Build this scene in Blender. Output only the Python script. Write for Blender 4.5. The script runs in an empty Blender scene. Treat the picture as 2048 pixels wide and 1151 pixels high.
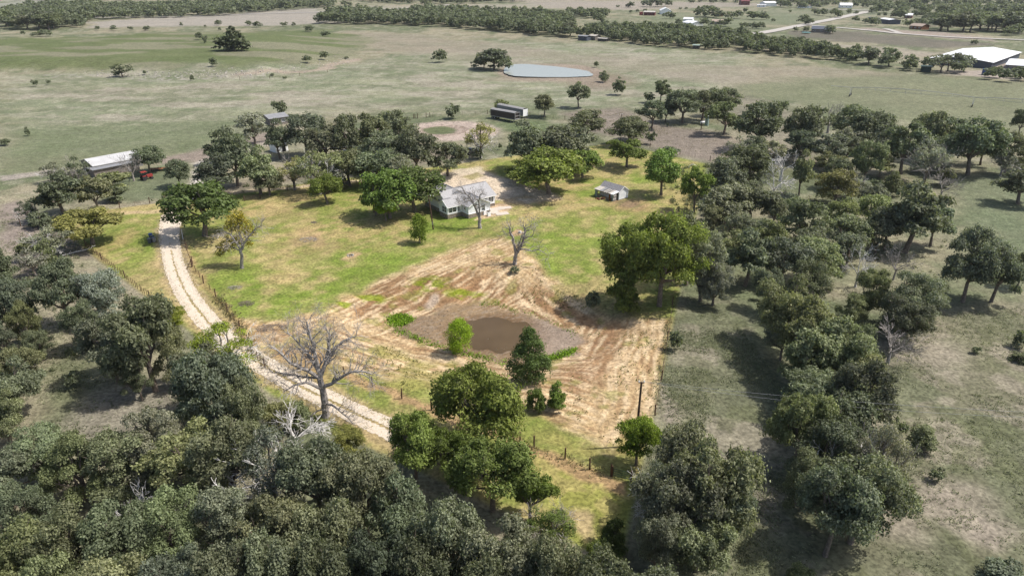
import bpy, math, random
import numpy as np
from mathutils import Vector, Matrix

# ------------------------------------------------------------------ camera, sky, sun, exposure
S = bpy.context.scene
COL = S.collection
CAM_H = 54.0
FOC = 1365.0                      # focal length in pixels of the 2048 wide photograph
PITCH = math.radians(25.0)
cam_d = bpy.data.cameras.new('camera')
cam_d.sensor_width = 36.0
cam_d.lens = 36.0 * FOC / 2048.0
cam_d.clip_start = 0.5
cam_d.clip_end = 20000.0
cam = bpy.data.objects.new('camera', cam_d)
cam.location = (0, 0, CAM_H)
cam.rotation_euler = (math.radians(90) - PITCH, 0, 0)
COL.objects.link(cam)
S.camera = cam

SUN_EL = math.radians(57.0)
SUN_DIR = Vector((math.cos(SUN_EL) * 0.996, math.cos(SUN_EL) * 0.087, math.sin(SUN_EL)))
W = bpy.data.worlds.new('World')
S.world = W
W.use_nodes = True
nt = W.node_tree
nt.nodes.clear()
wo = nt.nodes.new('ShaderNodeOutputWorld')
bg = nt.nodes.new('ShaderNodeBackground')
sky = nt.nodes.new('ShaderNodeTexSky')
sky.sky_type = 'NISHITA'
sky.sun_disc = False
sky.sun_elevation = SUN_EL
sky.sun_rotation = math.atan2(SUN_DIR.x, SUN_DIR.y)
sky.dust_density = 3.0
bg.inputs['Strength'].default_value = 0.14
nt.links.new(sky.outputs[0], bg.inputs['Color'])
nt.links.new(bg.outputs[0], wo.inputs['Surface'])

sd = bpy.data.lights.new('sun', 'SUN')
sd.energy = 4.6
sd.angle = math.radians(0.55)
sd.color = (1.0, 0.955, 0.9)
so = bpy.data.objects.new('sun', sd)
so.rotation_euler = (-SUN_DIR).to_track_quat('-Z', 'Y').to_euler()
so.location = (60, 20, 120)
COL.objects.link(so)
S.view_settings.view_transform = 'Standard'
S.view_settings.look = 'None'
S.view_settings.exposure = 0.38
S.view_settings.gamma = 1.0
S.view_settings.use_curve_mapping = False
KEXP = 1.95

R = random.Random(7)
rng = np.random.default_rng(11)


def T(r, g, b, k=KEXP):
    """base colour that, fully sunlit, shows about this 0-255 colour"""
    o = []
    for c in (r, g, b):
        c /= 255.0
        c = c / 12.92 if c <= 0.04045 else ((c + 0.055) / 1.055) ** 2.4
        o.append(min(0.85, c / k))
    return tuple(o)


# ------------------------------------------------------------------ numpy noise
_tab = np.random.default_rng(5).random((8, 256, 256)).astype(np.float32)


def vn(x, y, s=0):
    t = _tab[s % 8]
    xi = np.floor(x).astype(np.int64)
    yi = np.floor(y).astype(np.int64)
    fx = x - xi
    fy = y - yi
    fx = fx * fx * (3 - 2 * fx)
    fy = fy * fy * (3 - 2 * fy)
    a = t[xi & 255, yi & 255]
    b = t[(xi + 1) & 255, yi & 255]
    c = t[xi & 255, (yi + 1) & 255]
    d = t[(xi + 1) & 255, (yi + 1) & 255]
    return (a * (1 - fx) + b * fx) * (1 - fy) + (c * (1 - fx) + d * fx) * fy


def fbm(x, y, s=0, o=4):
    v = 0
    a = 0.5
    for i in range(o):
        v = v + a * vn(x * 2 ** i + 17 * i, y * 2 ** i + 31 * i, s + i)
        a *= 0.5
    return v / (1 - 0.5 ** o)


def sstep(a, b, x):
    t = np.clip((x - a) / (b - a), 0, 1)
    return t * t * (3 - 2 * t)


def poly_sd(px, py, pts):
    """signed distance (negative inside) to a polygon in metres"""
    n = len(pts)
    d = np.full(px.shape, 1e18)
    ins = np.zeros(px.shape, bool)
    for i in range(n):
        ax, ay = pts[i]
        bx, by = pts[(i + 1) % n]
        ex, ey = bx - ax, by - ay
        wx, wy = px - ax, py - ay
        t = np.clip((wx * ex + wy * ey) / (ex * ex + ey * ey + 1e-9), 0, 1)
        d = np.minimum(d, (wx - ex * t) ** 2 + (wy - ey * t) ** 2)
        c = ((ay > py) != (by > py))
        xs = ax + (py - ay) / ((by - ay) if by != ay else 1e-9) * ex
        ins ^= c & (px < xs)
    d = np.sqrt(d)
    return np.where(ins, -d, d)


def line_d(px, py, pts, widths=None):
    d = np.full(px.shape, 1e18)
    for i in range(len(pts) - 1):
        ax, ay = pts[i]
        bx, by = pts[i + 1]
        ex, ey = bx - ax, by - ay
        wx, wy = px - ax, py - ay
        t = np.clip((wx * ex + wy * ey) / (ex * ex + ey * ey + 1e-9), 0, 1)
        q = np.sqrt((wx - ex * t) ** 2 + (wy - ey * t) ** 2)
        if widths is not None:
            q = q - (widths[i] * (1 - t) + widths[i + 1] * t)
        d = np.minimum(d, q)
    return d


# ------------------------------------------------------------------ terrain
cP, sP = math.cos(PITCH), math.sin(PITCH)


def P0(x, y, z=0.0):
    """the place on the level z that shows at photograph position (x, y)"""
    dx = (x - 1024) / FOC
    dy = (575.5 - y) / FOC
    d = (dx, cP + dy * sP, -sP + dy * cP)
    t = (z - CAM_H) / d[2]
    return d[0] * t, d[1] * t


PC = P0(978, 663, -2.4)
HILL = [P0(*p) for p in [(-260, 150), (100, 150), (250, 158), (400, 160), (560, 158), (640, 141), (722, 122), (748, 100), (715, 76), (640, 66), (400, 64), (100, 68), (-260, 75)]]


def height(x, y):
    x = np.asarray(x, dtype=np.float64)
    y = np.asarray(y, dtype=np.float64)
    rx, ry = 15.5, 10.8
    ex = x - PC[0]
    ey = y - PC[1]
    r = np.sqrt((ex / rx) ** 2 + (ey / ry) ** 2)
    r = r + 0.08 * (vn(x / 6, y / 6, 3) - 0.5)
    h = -2.4 * (1 - sstep(0.97, 2.0, r))
    bb = (x < -30) & (y > 270)
    if np.any(bb):
        sd_ = poly_sd(x, y, HILL)
        rim = vn(x / 14, y / 14, 2) * 6 - 3
        front = np.clip((y - 300) / 250, 0, 1)
        hh = 4.5 * (1 - sstep(-16 - 60 * front, -1, sd_ + rim))
        h = h + np.where(bb, hh, 0)
    far = sstep(170, 420, y)
    h = h + 0.35 * (vn(x / 23 + 3, y / 23, 1) - 0.5) * (1 - 0.0 * far)
    h = h + far * 1.6 * (vn(x / 130 + 9, y / 130, 4) - 0.5)
    return h


def hz(x, y):
    return float(height(np.array([x]), np.array([y]))[0])


_pc = {}


def P(x, y, lift=0.0):
    k = (x, y, lift)
    if k not in _pc:
        z = 0.0
        for _ in range(10):
            q = P0(x, y, z + lift)
            z = 0.5 * z + 0.5 * hz(*q)
        q = P0(x, y, z + lift)
        _pc[k] = (q[0], q[1], hz(*q))
    return _pc[k]


def P2(x, y):
    return P(x, y)[:2]


def proj(x, y, z):
    D = y * cP - (z - CAM_H) * sP
    U = y * sP + (z - CAM_H) * cP
    return 1024 + FOC * x / D, 575.5 - FOC * U / D, D


# ------------------------------------------------------------------ materials
def mat(name, col, rough=0.9, spec=0.3, noise=None, metal=0.0, bump=0.0, col2=None, scale=3.0):
    m = bpy.data.materials.new(name)
    m.use_nodes = True
    n = m.node_tree
    b = n.nodes['Principled BSDF']
    b.inputs['Roughness'].default_value = rough
    b.inputs['Specular IOR Level'].default_value = spec
    b.inputs['Metallic'].default_value = metal
    c = (*col, 1)
    b.inputs['Base Color'].default_value = c
    if noise or col2:
        tc = n.nodes.new('ShaderNodeTexCoord')
        nz = n.nodes.new('ShaderNodeTexNoise')
        nz.inputs['Scale'].default_value = scale
        nz.inputs['Detail'].default_value = 6
        n.links.new(tc.outputs['Object'], nz.inputs['Vector'])
        rp = n.nodes.new('ShaderNodeValToRGB')
        k = noise or 0.2
        c2 = col2 or tuple(v * (1 - k) for v in col)
        c1 = col if col2 else tuple(min(1, v * (1 + k)) for v in col)
        rp.color_ramp.elements[0].position = 0.35
        rp.color_ramp.elements[1].position = 0.65
        rp.color_ramp.elements[0].color = (*c2, 1)
        rp.color_ramp.elements[1].color = (*c1, 1)
        n.links.new(nz.outputs['Fac'], rp.inputs[0])
        n.links.new(rp.outputs[0], b.inputs['Base Color'])
        if bump:
            bp = n.nodes.new('ShaderNodeBump')
            bp.inputs['Strength'].default_value = bump
            bp.inputs['Distance'].default_value = 0.05
            n.links.new(nz.outputs['Fac'], bp.inputs['Height'])
            n.links.new(bp.outputs[0], b.inputs['Normal'])
    return m


def mat_ground():
    m = bpy.data.materials.new('ground')
    m.use_nodes = True
    n = m.node_tree
    L = n.links
    b = n.nodes['Principled BSDF']
    b.inputs['Roughness'].default_value = 0.95
    b.inputs['Specular IOR Level'].default_value = 0.1
    at = n.nodes.new('ShaderNodeAttribute')
    at.attribute_name = 'Col'
    ra = n.nodes.new('ShaderNodeAttribute')
    ra.attribute_name = 'rough'
    geo = n.nodes.new('ShaderNodeNewGeometry')

    def nz(scale, detail, lo, hi, plo=0.3, phi=0.7, stretch=None, dist=0.0):
        t = n.nodes.new('ShaderNodeTexNoise')
        t.inputs['Scale'].default_value = scale
        t.inputs['Detail'].default_value = detail
        t.inputs['Distortion'].default_value = dist
        if stretch:
            mp = n.nodes.new('ShaderNodeMapping')
            mp.inputs['Scale'].default_value = stretch
            L.new(geo.outputs['Position'], mp.inputs['Vector'])
            L.new(mp.outputs[0], t.inputs['Vector'])
        else:
            L.new(geo.outputs['Position'], t.inputs['Vector'])
        r = n.nodes.new('ShaderNodeMapRange')
        r.inputs['From Min'].default_value = plo
        r.inputs['From Max'].default_value = phi
        r.inputs['To Min'].default_value = lo
        r.inputs['To Max'].default_value = hi
        L.new(t.outputs['Fac'], r.inputs['Value'])
        return r.outputs[0], t.outputs['Fac']

    a1, f1 = nz(2.0, 12, 0.5, 1.5, dist=0.5)
    a2, f2 = nz(0.45, 8, 0.74, 1.26)
    a3, f3 = nz(0.06, 4, 0.88, 1.12)
    mu = n.nodes.new('ShaderNodeMath')
    mu.operation = 'MULTIPLY'
    L.new(a1, mu.inputs[0])
    L.new(a2, mu.inputs[1])
    mu2 = n.nodes.new('ShaderNodeMath')
    mu2.operation = 'MULTIPLY'
    L.new(mu.outputs[0], mu2.inputs[0])
    L.new(a3, mu2.inputs[1])
    mx = n.nodes.new('ShaderNodeMix')          # amount of mottling from the attribute
    mx.data_type = 'FLOAT'
    L.new(ra.outputs['Fac'], mx.inputs[0])
    mx.inputs[2].default_value = 1.0
    L.new(mu2.outputs[0], mx.inputs[3])
    vm = n.nodes.new('ShaderNodeVectorMath')
    vm.operation = 'SCALE'
    L.new(at.outputs['Color'], vm.inputs[0])
    L.new(mx.outputs[0], vm.inputs['Scale'])
    L.new(vm.outputs[0], b.inputs['Base Color'])
    bp = n.nodes.new('ShaderNodeBump')
    bp.inputs['Strength'].default_value = 0.55
    bp.inputs['Distance'].default_value = 0.22
    L.new(f1, bp.inputs['Height'])
    L.new(bp.outputs[0], b.inputs['Normal'])
    return m


def mat_leaf():
    m = bpy.data.materials.new('foliage')
    m.use_nodes = True
    n = m.node_tree
    L = n.links
    b = n.nodes['Principled BSDF']
    b.inputs['Roughness'].default_value = 0.6
    b.inputs['Specular IOR Level'].default_value = 0.22
    oi = n.nodes.new('ShaderNodeObjectInfo')
    at = n.nodes.new('ShaderNodeAttribute')
    at.attribute_name = 'tint'
    r = n.nodes.new('ShaderNodeMapRange')
    r.inputs['To Min'].default_value = 0.45
    r.inputs['To Max'].default_value = 1.75
    L.new(at.outputs['Fac'], r.inputs['Value'])
    vm = n.nodes.new('ShaderNodeVectorMath')
    vm.operation = 'SCALE'
    L.new(oi.outputs['Color'], vm.inputs[0])
    L.new(r.outputs[0], vm.inputs['Scale'])
    # per tree hue drift
    hs = n.nodes.new('ShaderNodeHueSaturation')
    r2 = n.nodes.new('ShaderNodeMapRange')
    r2.inputs['To Min'].default_value = 0.478
    r2.inputs['To Max'].default_value = 0.500
    L.new(oi.outputs['Random'], r2.inputs['Value'])
    L.new(r2.outputs[0], hs.inputs['Hue'])
    L.new(vm.outputs[0], hs.inputs['Color'])
    L.new(hs.outputs[0], b.inputs['Base Color'])
    tr = n.nodes.new('ShaderNodeBsdfTranslucent')
    vm2 = n.nodes.new('ShaderNodeVectorMath')
    vm2.operation = 'MULTIPLY'
    vm2.inputs[1].default_value = (1.25, 1.35, 0.8)
    L.new(hs.outputs[0], vm2.inputs[0])
    L.new(vm2.outputs[0], tr.inputs['Color'])
    ms = n.nodes.new('ShaderNodeMixShader')
    ms.inputs[0].default_value = 0.33
    L.new(b.outputs[0], ms.inputs[1])
    L.new(tr.outputs[0], ms.inputs[2])
    L.new(ms.outputs[0], n.nodes['Material Output'].inputs['Surface'])
    return m


def mat_stone():
    m = mat('stone_skirting', T(150, 135, 118), 0.9)
    n = m.node_tree
    b = n.nodes['Principled BSDF']
    tc = n.nodes.new('ShaderNodeTexCoord')
    v = n.nodes.new('ShaderNodeTexVoronoi')
    v.inputs['Scale'].default_value = 2.6
    mp = n.nodes.new('ShaderNodeMapping')
    mp.inputs['Scale'].default_value = (1, 1, 2.0)
    n.links.new(tc.outputs['Object'], mp.inputs['Vector'])
    n.links.new(mp.outputs[0], v.inputs['Vector'])
    rp = n.nodes.new('ShaderNodeValToRGB')
    rp.color_ramp.elements[0].color = (*T(140, 126, 112), 1)
    rp.color_ramp.elements[1].color = (*T(204, 190, 170), 1)
    sp = n.nodes.new('ShaderNodeSeparateColor')
    n.links.new(v.outputs['Color'], sp.inputs[0])
    n.links.new(sp.outputs[0], rp.inputs[0])
    n.links.new(rp.outputs[0], b.inputs['Base Color'])
    bp = n.nodes.new('ShaderNodeBump')
    bp.inputs['Strength'].default_value = 0.6
    bp.inputs['Distance'].default_value = 0.05
    n.links.new(v.outputs['Distance'], bp.inputs['Height'])
    n.links.new(bp.outputs[0], b.inputs['Normal'])
    return m


def mat_siding(name, col, pitch, axis='Z', rough=0.6):
    """boards: fine relief lines at the given pitch"""
    m = mat(name, col, rough)
    n = m.node_tree
    b = n.nodes['Principled BSDF']
    tc = n.nodes.new('ShaderNodeTexCoord')
    w = n.nodes.new('ShaderNodeTexWave')
    w.wave_type = 'BANDS'
    w.bands_direction = axis
    w.wave_profile = 'SAW'
    w.inputs['Scale'].default_value = 0.314 / pitch
    n.links.new(tc.outputs['Object'], w.inputs['Vector'])
    bp = n.nodes.new('ShaderNodeBump')
    bp.inputs['Strength'].default_value = 0.5
    bp.inputs['Distance'].default_value = 0.03
    n.links.new(w.outputs['Fac'], bp.inputs['Height'])
    n.links.new(bp.outputs[0], b.inputs['Normal'])
    nz = n.nodes.new('ShaderNodeTexNoise')
    nz.inputs['Scale'].default_value = 1.3
    nz.inputs['Detail'].default_value = 6
    n.links.new(tc.outputs['Object'], nz.inputs['Vector'])
    rp = n.nodes.new('ShaderNodeValToRGB')
    rp.color_ramp.elements[0].position = 0.3
    rp.color_ramp.elements[1].position = 0.6
    rp.color_ramp.elements[0].color = (*[v * 0.86 for v in col], 1)
    rp.color_ramp.elements[1].color = (*col, 1)
    n.links.new(nz.outputs['Fac'], rp.inputs[0])
    n.links.new(rp.outputs[0], b.inputs['Base Color'])
    return m


M = {}
M['ground'] = mat_ground()
M['leaf'] = mat_leaf()
M['bark'] = mat('bark', (0.16, 0.13, 0.105), 0.95, noise=0.35, bump=0.6, scale=5)
M['deadwood'] = mat('dead_wood', (0.27, 0.245, 0.22), 0.9, noise=0.35, bump=0.5, scale=3)
M['palewood'] = mat('bleached_wood', (0.5, 0.48, 0.45), 0.9, noise=0.25, bump=0.4, scale=3)
M['stone'] = mat_stone()
M['white'] = mat_siding('white_siding', (0.78, 0.80, 0.81), 0.3)
M['trim'] = mat('white_trim', (0.82, 0.82, 0.8), 0.5)
M['shingle'] = mat('grey_shingle', T(200, 198, 197), 0.9, noise=0.16, bump=0.5, scale=5)
M['shingle_d'] = mat('dark_shingle', T(170, 168, 170), 0.9, noise=0.22, bump=0.5, scale=4)
M['glass'] = mat('window_glass', (0.045, 0.055, 0.06), 0.08, 0.8)
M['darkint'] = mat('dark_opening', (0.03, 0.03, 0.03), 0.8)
M['tin'] = mat('old_tin', T(222, 214, 200), 0.45, 0.5, noise=0.12, scale=1.5)
M['tinwhite'] = mat('white_metal_roof', (0.62, 0.62, 0.61), 0.42, 0.5, noise=0.05, scale=0.4)
M['tinpale'] = mat('dull_metal_roof', (0.40, 0.395, 0.385), 0.5, 0.4, noise=0.08, scale=0.4)
M['tingrey'] = mat('grey_metal', T(165, 165, 165), 0.5, 0.5, noise=0.1, scale=0.8)
M['rustwood'] = mat('brown_board', T(150, 100, 60), 0.9, noise=0.3, scale=3)
M['greyboard'] = mat('weathered_board', T(160, 150, 140), 0.9, noise=0.3, scale=2.5)
M['greenboard'] = mat('pale_green_board', T(175, 196, 186), 0.8, noise=0.15, scale=2)
M['pole'] = mat('creosoted_pole', T(105, 82, 66), 0.9, noise=0.25, scale=4)
M['postwood'] = mat('post_wood', T(118, 92, 72), 0.95, noise=0.3, scale=6)
M['wire'] = mat('wire', T(200, 200, 200), 0.45, 0.5, metal=0.3)
M['rustwire'] = mat('rusty_wire', T(110, 92, 80), 0.8)
M['gravel'] = mat('limestone_gravel', T(255, 244, 226), 0.95, col2=T(236, 214, 184), bump=0.3, scale=7.0)
M['road'] = mat('caliche_road', T(206, 200, 190), 0.95, noise=0.06, scale=0.5)
M['concrete'] = mat('concrete', T(235, 222, 205), 0.9, noise=0.08, scale=1)
M['rock'] = mat('pale_rock', T(205, 198, 185), 0.95, noise=0.2, scale=2)
M['blue'] = mat('blue_plastic', T(40, 92, 170), 0.45, 0.5)
M['bingrey'] = mat('grey_plastic', T(112, 116, 124), 0.5, 0.5)
M['rubber'] = mat('rubber', (0.03, 0.03, 0.03), 0.8)
M['red'] = mat('red_paint', T(188, 78, 72), 0.5, noise=0.1)
M['darkred'] = mat('dull_red_metal', T(128, 62, 60), 0.6, noise=0.15)
M['dark'] = mat('dark_paint', T(62, 62, 66), 0.35, 0.5)
M['alum'] = mat('aluminium', T(205, 205, 205), 0.4, 0.5, metal=0.4)
M['tarp'] = mat('brown_slatted_side', T(98, 88, 80), 0.7, noise=0.12, scale=2)
M['tarproof'] = mat('grey_tarpaulin', T(172, 170, 168), 0.7, noise=0.12, scale=1)
M['navy'] = mat('blue_grey_wall', T(96, 104, 118), 0.7, noise=0.1)
M['tanroof'] = mat('tan_roof', T(190, 172, 155), 0.8, noise=0.1)
M['teal'] = mat('teal_paint', T(110, 170, 165), 0.5)
M['greenmetal'] = mat('green_container', T(52, 78, 72), 0.6, noise=0.15)
M['pipe'] = mat('green_pipe', T(70, 92, 74), 0.6)
M['rustpipe'] = mat('rusty_pipe', T(120, 96, 84), 0.7)

mw = bpy.data.materials.new('pond_water')
mw.use_nodes = True
b_ = mw.node_tree.nodes['Principled BSDF']
b_.inputs['Base Color'].default_value = (*T(186, 190, 182), 1)
b_.inputs['Roughness'].default_value = 0.25
_n = mw.node_tree.nodes.new('ShaderNodeTexNoise')
_n.inputs['Scale'].default_value = 0.6
_bp = mw.node_tree.nodes.new('ShaderNodeBump')
_bp.inputs['Strength'].default_value = 0.15
mw.node_tree.links.new(_n.outputs['Fac'], _bp.inputs['Height'])
mw.node_tree.links.new(_bp.outputs[0], b_.inputs['Normal'])
M['water'] = mw
mm = mat('muddy_water', T(112, 90, 54), 0.25, 0.35, col2=T(100, 78, 40), scale=0.18)
M['mudwater'] = mm


# ------------------------------------------------------------------ mesh helpers
class MB:
    def __init__(s):
        s.v = []
        s.f = []
        s.mi = []
        s.cur = 0

    def add(s, vs, fs):
        o = len(s.v)
        s.v += [tuple(v) for v in vs]
        s.f += [tuple(i + o for i in f) for f in fs]
        s.mi += [s.cur] * len(fs)

    def box(s, x0, x1, y0, y1, z0, z1, Mx=None):
        vs = [Vector((x, y, z)) for z in (z0, z1) for x, y in ((x0, y0), (x1, y0), (x1, y1), (x0, y1))]
        if Mx is not None:
            vs = [Mx @ v for v in vs]
        s.add(vs, [(3, 2, 1, 0), (4, 5, 6, 7), (0, 1, 5, 4), (1, 2, 6, 5), (2, 3, 7, 6), (3, 0, 4, 7)])
        return s

    def bar(s, a, b, w, h=None, roll=0):
        """rectangular bar from a to b"""
        a = Vector(a)
        b = Vector(b)
        h = h or w
        d = b - a
        Lg = d.length
        q = d.to_track_quat('X', 'Z').to_matrix().to_4x4()
        s.box(0, Lg, -w / 2, w / 2, -h / 2, h / 2, Matrix.Translation(a) @ q @ Matrix.Rotation(roll, 4, 'X'))
        return s

    def tube(s, pts, rad, n=6, cap=True):
        pts = [Vector(p) for p in pts]
        if not hasattr(rad, '__len__'):
            rad = [rad] * len(pts)
        o = len(s.v)
        ref = None
        for i, p in enumerate(pts):
            d = (pts[min(i + 1, len(pts) - 1)] - pts[max(i - 1, 0)])
            if d.length < 1e-6:
                d = Vector((0, 0, 1))
            d.normalize()
            if ref is None:
                ref = d.orthogonal()
            u = (ref - d * ref.dot(d))
            if u.length < 1e-4:
                u = d.orthogonal()
            u.normalize()
            ref = u
            w = d.cross(u)
            for k in range(n):
                a = 2 * math.pi * k / n
                s.v.append(tuple(p + (u * math.cos(a) + w * math.sin(a)) * rad[i]))
        for i in range(len(pts) - 1):
            for k in range(n):
                a = o + i * n + k
                b = o + i * n + (k + 1) % n
                s.f.append((a, b, b + n, a + n))
                s.mi.append(s.cur)
        if cap:
            s.f.append(tuple(o + k for k in range(n))[::-1])
            s.f.append(tuple(o + (len(pts) - 1) * n + k for k in range(n)))
            s.mi += [s.cur] * 2
        return s

    def cyl(s, c, r, z0, z1, n=12, r2=None):
        s.tube([(c[0], c[1], z0), (c[0], c[1], z1)], [r, r if r2 is None else r2], n)
        return s

    def mesh(s, name, mats):
        me = bpy.data.meshes.new(name)
        me.from_pydata(s.v, [], s.f)
        if not isinstance(mats, (list, tuple)):
            mats = [mats]
        for m in mats:
            me.materials.append(m)
        if len(mats) > 1:
            me.polygons.foreach_set('material_index', s.mi)
        me.update()
        return me

    def build(s, name, mats, parent=None):
        o = bpy.data.objects.new(name, s.mesh(name, mats))
        COL.objects.link(o)
        if parent:
            o.parent = parent
        return o


def np_mesh(name, V, F, material, smooth=False):
    """V (n,3), F (m,k)"""
    me = bpy.data.meshes.new(name)
    me.vertices.add(len(V))
    me.vertices.foreach_set('co', np.asarray(V, dtype=np.float32).ravel())
    k = F.shape[1]
    me.loops.add(F.size)
    me.loops.foreach_set('vertex_index', F.astype(np.int32).ravel())
    me.polygons.add(len(F))
    me.polygons.foreach_set('loop_start', np.arange(len(F), dtype=np.int32) * k)
    if smooth:
        me.polygons.foreach_set('use_smooth', np.ones(len(F), dtype=bool))
    me.materials.append(material)
    me.update(calc_edges=True)
    return me


def tag(o, label=None, cat=None, group=None, kind=None):
    if label:
        o['label'] = label
    if cat:
        o['category'] = cat
    if group:
        o['group'] = group
    if kind:
        o['kind'] = kind
    return o


def thing(name, label, cat, loc=(0, 0, 0), rz=0.0, group=None):
    o = bpy.data.objects.new(name, None)
    o.empty_display_size = 0.5
    COL.objects.link(o)
    o.location = loc
    o.rotation_euler = (0, 0, rz)
    return tag(o, label, cat, group)


def copy_thing(root, loc, rz, label=None, scale=None):
    c = root.copy()
    COL.objects.link(c)
    c.location = loc
    c.rotation_euler = (0, 0, rz)
    if scale is not None:
        c.scale = scale
    if label:
        c['label'] = label
    for ch in list(root.children):
        d = ch.copy()
        COL.objects.link(d)
        d.parent = c
        for g in list(ch.children):
            e = g.copy()
            COL.objects.link(e)
            e.parent = d
    return c


# ------------------------------------------------------------------ ground sheet
def px_poly(pts):
    return [P2(*p) for p in pts]


PROP = px_poly([(88, 436), (596, 828), (1240, 1130), (1414, 328), (1230, 286)])
DRIVE = [(395, 388), (368, 402), (347, 428), (339, 460), (343, 505), (358, 556), (386, 606), (425, 652), (470, 692), (525, 728), (590, 766), (655, 798), (715, 828), (775, 856), (815, 878)]
DRIVE_W = px_poly(DRIVE)


def make_ground():
    pyr = np.concatenate([np.arange(1560, 700, -2.6), np.arange(700, 60, -1.75), np.arange(60, 0, -1.2), np.linspace(0, -40, 30)])
    ys = []
    for p in pyr:
        ys.append(P0(1024, p)[1])
    ys = [-160, -110, -70, -40, -20, -5, 5, 15, 22] + [y for y in ys if y > 27] 
    ys = np.array(sorted(ys))
    ncol = 620
    u = np.linspace(-1, 1, ncol)
    hw = 1.02 * np.sqrt((0.906 * ys + 23) ** 2 + 42 ** 2)
    X = u[None, :] * hw[:, None]
    Y = np.repeat(ys[:, None], ncol, 1)
    nr = len(ys)
    x = X.ravel()
    y = Y.ravel()
    z = height(x, y)
    n = len(x)
    # domain warp
    wx = x + (fbm(x / 3.5, y / 3.5, 1) - 0.5) * 3.2
    wy = y + (fbm(x / 3.5 + 50, y / 3.5, 2) - 0.5) * 3.2
    dist = np.sqrt(x * x + y * y)
    wf = np.clip(dist / 250, 0, 4)
    fx = x + (fbm(x / 30, y / 30, 3) - 0.5) * 30 * wf * 0.6
    fy = y + (fbm(x / 30 + 50, y / 30, 4) - 0.5) * 30 * wf * 0.6

    g1 = fbm(x / 38, y / 38, 0, 5)
    g2 = fbm(x / 9 + 7, y / 9, 1, 4)
    g3 = fbm(x / 2.2, y / 2.2, 2, 3)
    g4 = fbm(x / 110, y / 110 + 5, 5, 4)
    c_gg = np.array(T(118, 125, 94))
    c_gl = np.array(T(150, 150, 118))
    c_tan = np.array(T(168, 159, 134))
    c_tand = np.array(T(146, 136, 122))
    C = np.empty((n, 3))
    a = sstep(0.42, 0.60, 0.45 * g1 + 0.3 * g2 + 0.25 * g4)
    C[:] = c_gg * (1 - a[:, None]) + c_tan * a[:, None]
    b = sstep(0.5, 0.62, g2 * 0.6 + g3 * 0.4)
    C = C * (1 - 0.45 * b[:, None]) + c_gl * 0.45 * b[:, None]
    RO = np.full(n, 0.85)

    def blend(m, col, amt=1.0):
        nonlocal C
        k = (m * amt)[:, None]
        C = C * (1 - k) + np.array(col) * k

    def pm(pts, soft=1.0, warp='n', grow=0.0):
        w = px_poly(pts)
        X_, Y_ = (wx, wy) if warp == 'n' else ((fx, fy) if warp == 'f' else (x, y))
        sd_ = poly_sd(X_, Y_, w) - grow
        return 1 - sstep(-soft, soft, sd_)

    def em(cx, cy, rx, ry, soft=0.35):
        """ellipse given by photograph half sizes"""
        c0 = P2(cx, cy)
        ax = abs(P2(cx + rx, cy)[0] - c0[0])
        ay = abs(P2(cx, cy - ry)[1] - P2(cx, cy + ry)[1]) / 2
        r = np.sqrt(((wx - c0[0]) / ax) ** 2 + ((wy - c0[1]) / ay) ** 2)
        return 1 - sstep(1 - soft, 1 + soft, r)

    # ---- far country
    far = sstep(250, 500, y)
    mid = pm([(0, 150), (720, 130), (1000, 80), (1180, 90), (1500, 110), (1480, 180), (1200, 210), (1000, 220), (700, 215), (420, 270), (0, 330)], 15, 'f')
    blend(mid, T(152, 157, 128), 0.65)
    blend(mid * sstep(0.5, 0.64, fbm(x / 22, y / 14, 6, 5)), T(172, 164, 146), 0.8)
    blend(mid * sstep(0.52, 0.62, fbm(x / 34 + 9, y / 20, 2, 5)), T(122, 130, 98), 0.6)
    # horizontal-ish wind rows of pale grass
    blend(mid * sstep(0.55, 0.7, fbm(x / 16, y / 5, 4, 4)), T(180, 176, 156), 0.5)
    blend(sstep(0.55, 0.66, fbm(x / 5, y / 5, 3, 4)) * sstep(120, 200, y), T(186, 180, 158), 0.4)
    blend(sstep(0.56, 0.68, fbm(x / 6 + 70, y / 6, 5, 4)) * sstep(120, 200, y), T(104, 110, 80), 0.35)
    lowm = pm([(0, 255), (260, 250), (500, 235), (440, 300), (300, 320), (200, 345), (0, 355)], 10, 'f')
    blend(lowm, T(118, 128, 94), 0.7)
    blend(pm([(700, 60), (900, 75), (1180, 110), (1500, 130), (1900, 150), (1500, 185), (1420, 165), (1180, 130), (1000, 110), (760, 105)], 12, 'f'), T(162, 152, 134), 0.55)
    hill = pm([(-250, 92), (160, 74), (620, 60), (735, 76), (725, 108), (640, 122), (500, 130), (300, 138), (100, 132), (-250, 135)], 9, 'f')
    blend(hill, T(108, 119, 74), 0.85)
    blend(hill * sstep(0.5, 0.6, fbm(x / 55, y / 22, 3, 4)), T(158, 152, 130), 0.6)
    bank = 1 - sstep(4, 9, line_d(fx, fy, px_poly([(80, 152), (240, 155), (400, 154), (540, 151)])))
    blend(bank * sstep(0.5, 0.6, fbm(x / 3, y / 3, 3)), T(178, 172, 158), 0.8)
    bank2 = 1 - sstep(3, 7, line_d(fx, fy, px_poly([(520, 146), (600, 140), (650, 131), (722, 118)])))
    blend(bank2, T(182, 166, 148), 0.85)
    blend(pm([(172, 44), (400, 31), (640, 16), (660, 46), (560, 52), (172, 56)], 12, 'f'), T(178, 170, 158), 0.85)
    blend(pm([(0, 0), (170, 0), (160, 10), (0, 30)], 10, 'f'), T(165, 165, 150), 0.8)
    blend(pm([(640, 14), (1120, 6), (1290, 0), (1290, 22), (1180, 14), (700, 40)], 12, 'f'), T(176, 168, 150), 0.7)
    blend(pm([(1000, -2), (1620, 8), (1500, 14), (1240, 20), (1100, 16)], 12, 'f'), T(172, 162, 148), 0.8)
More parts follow.
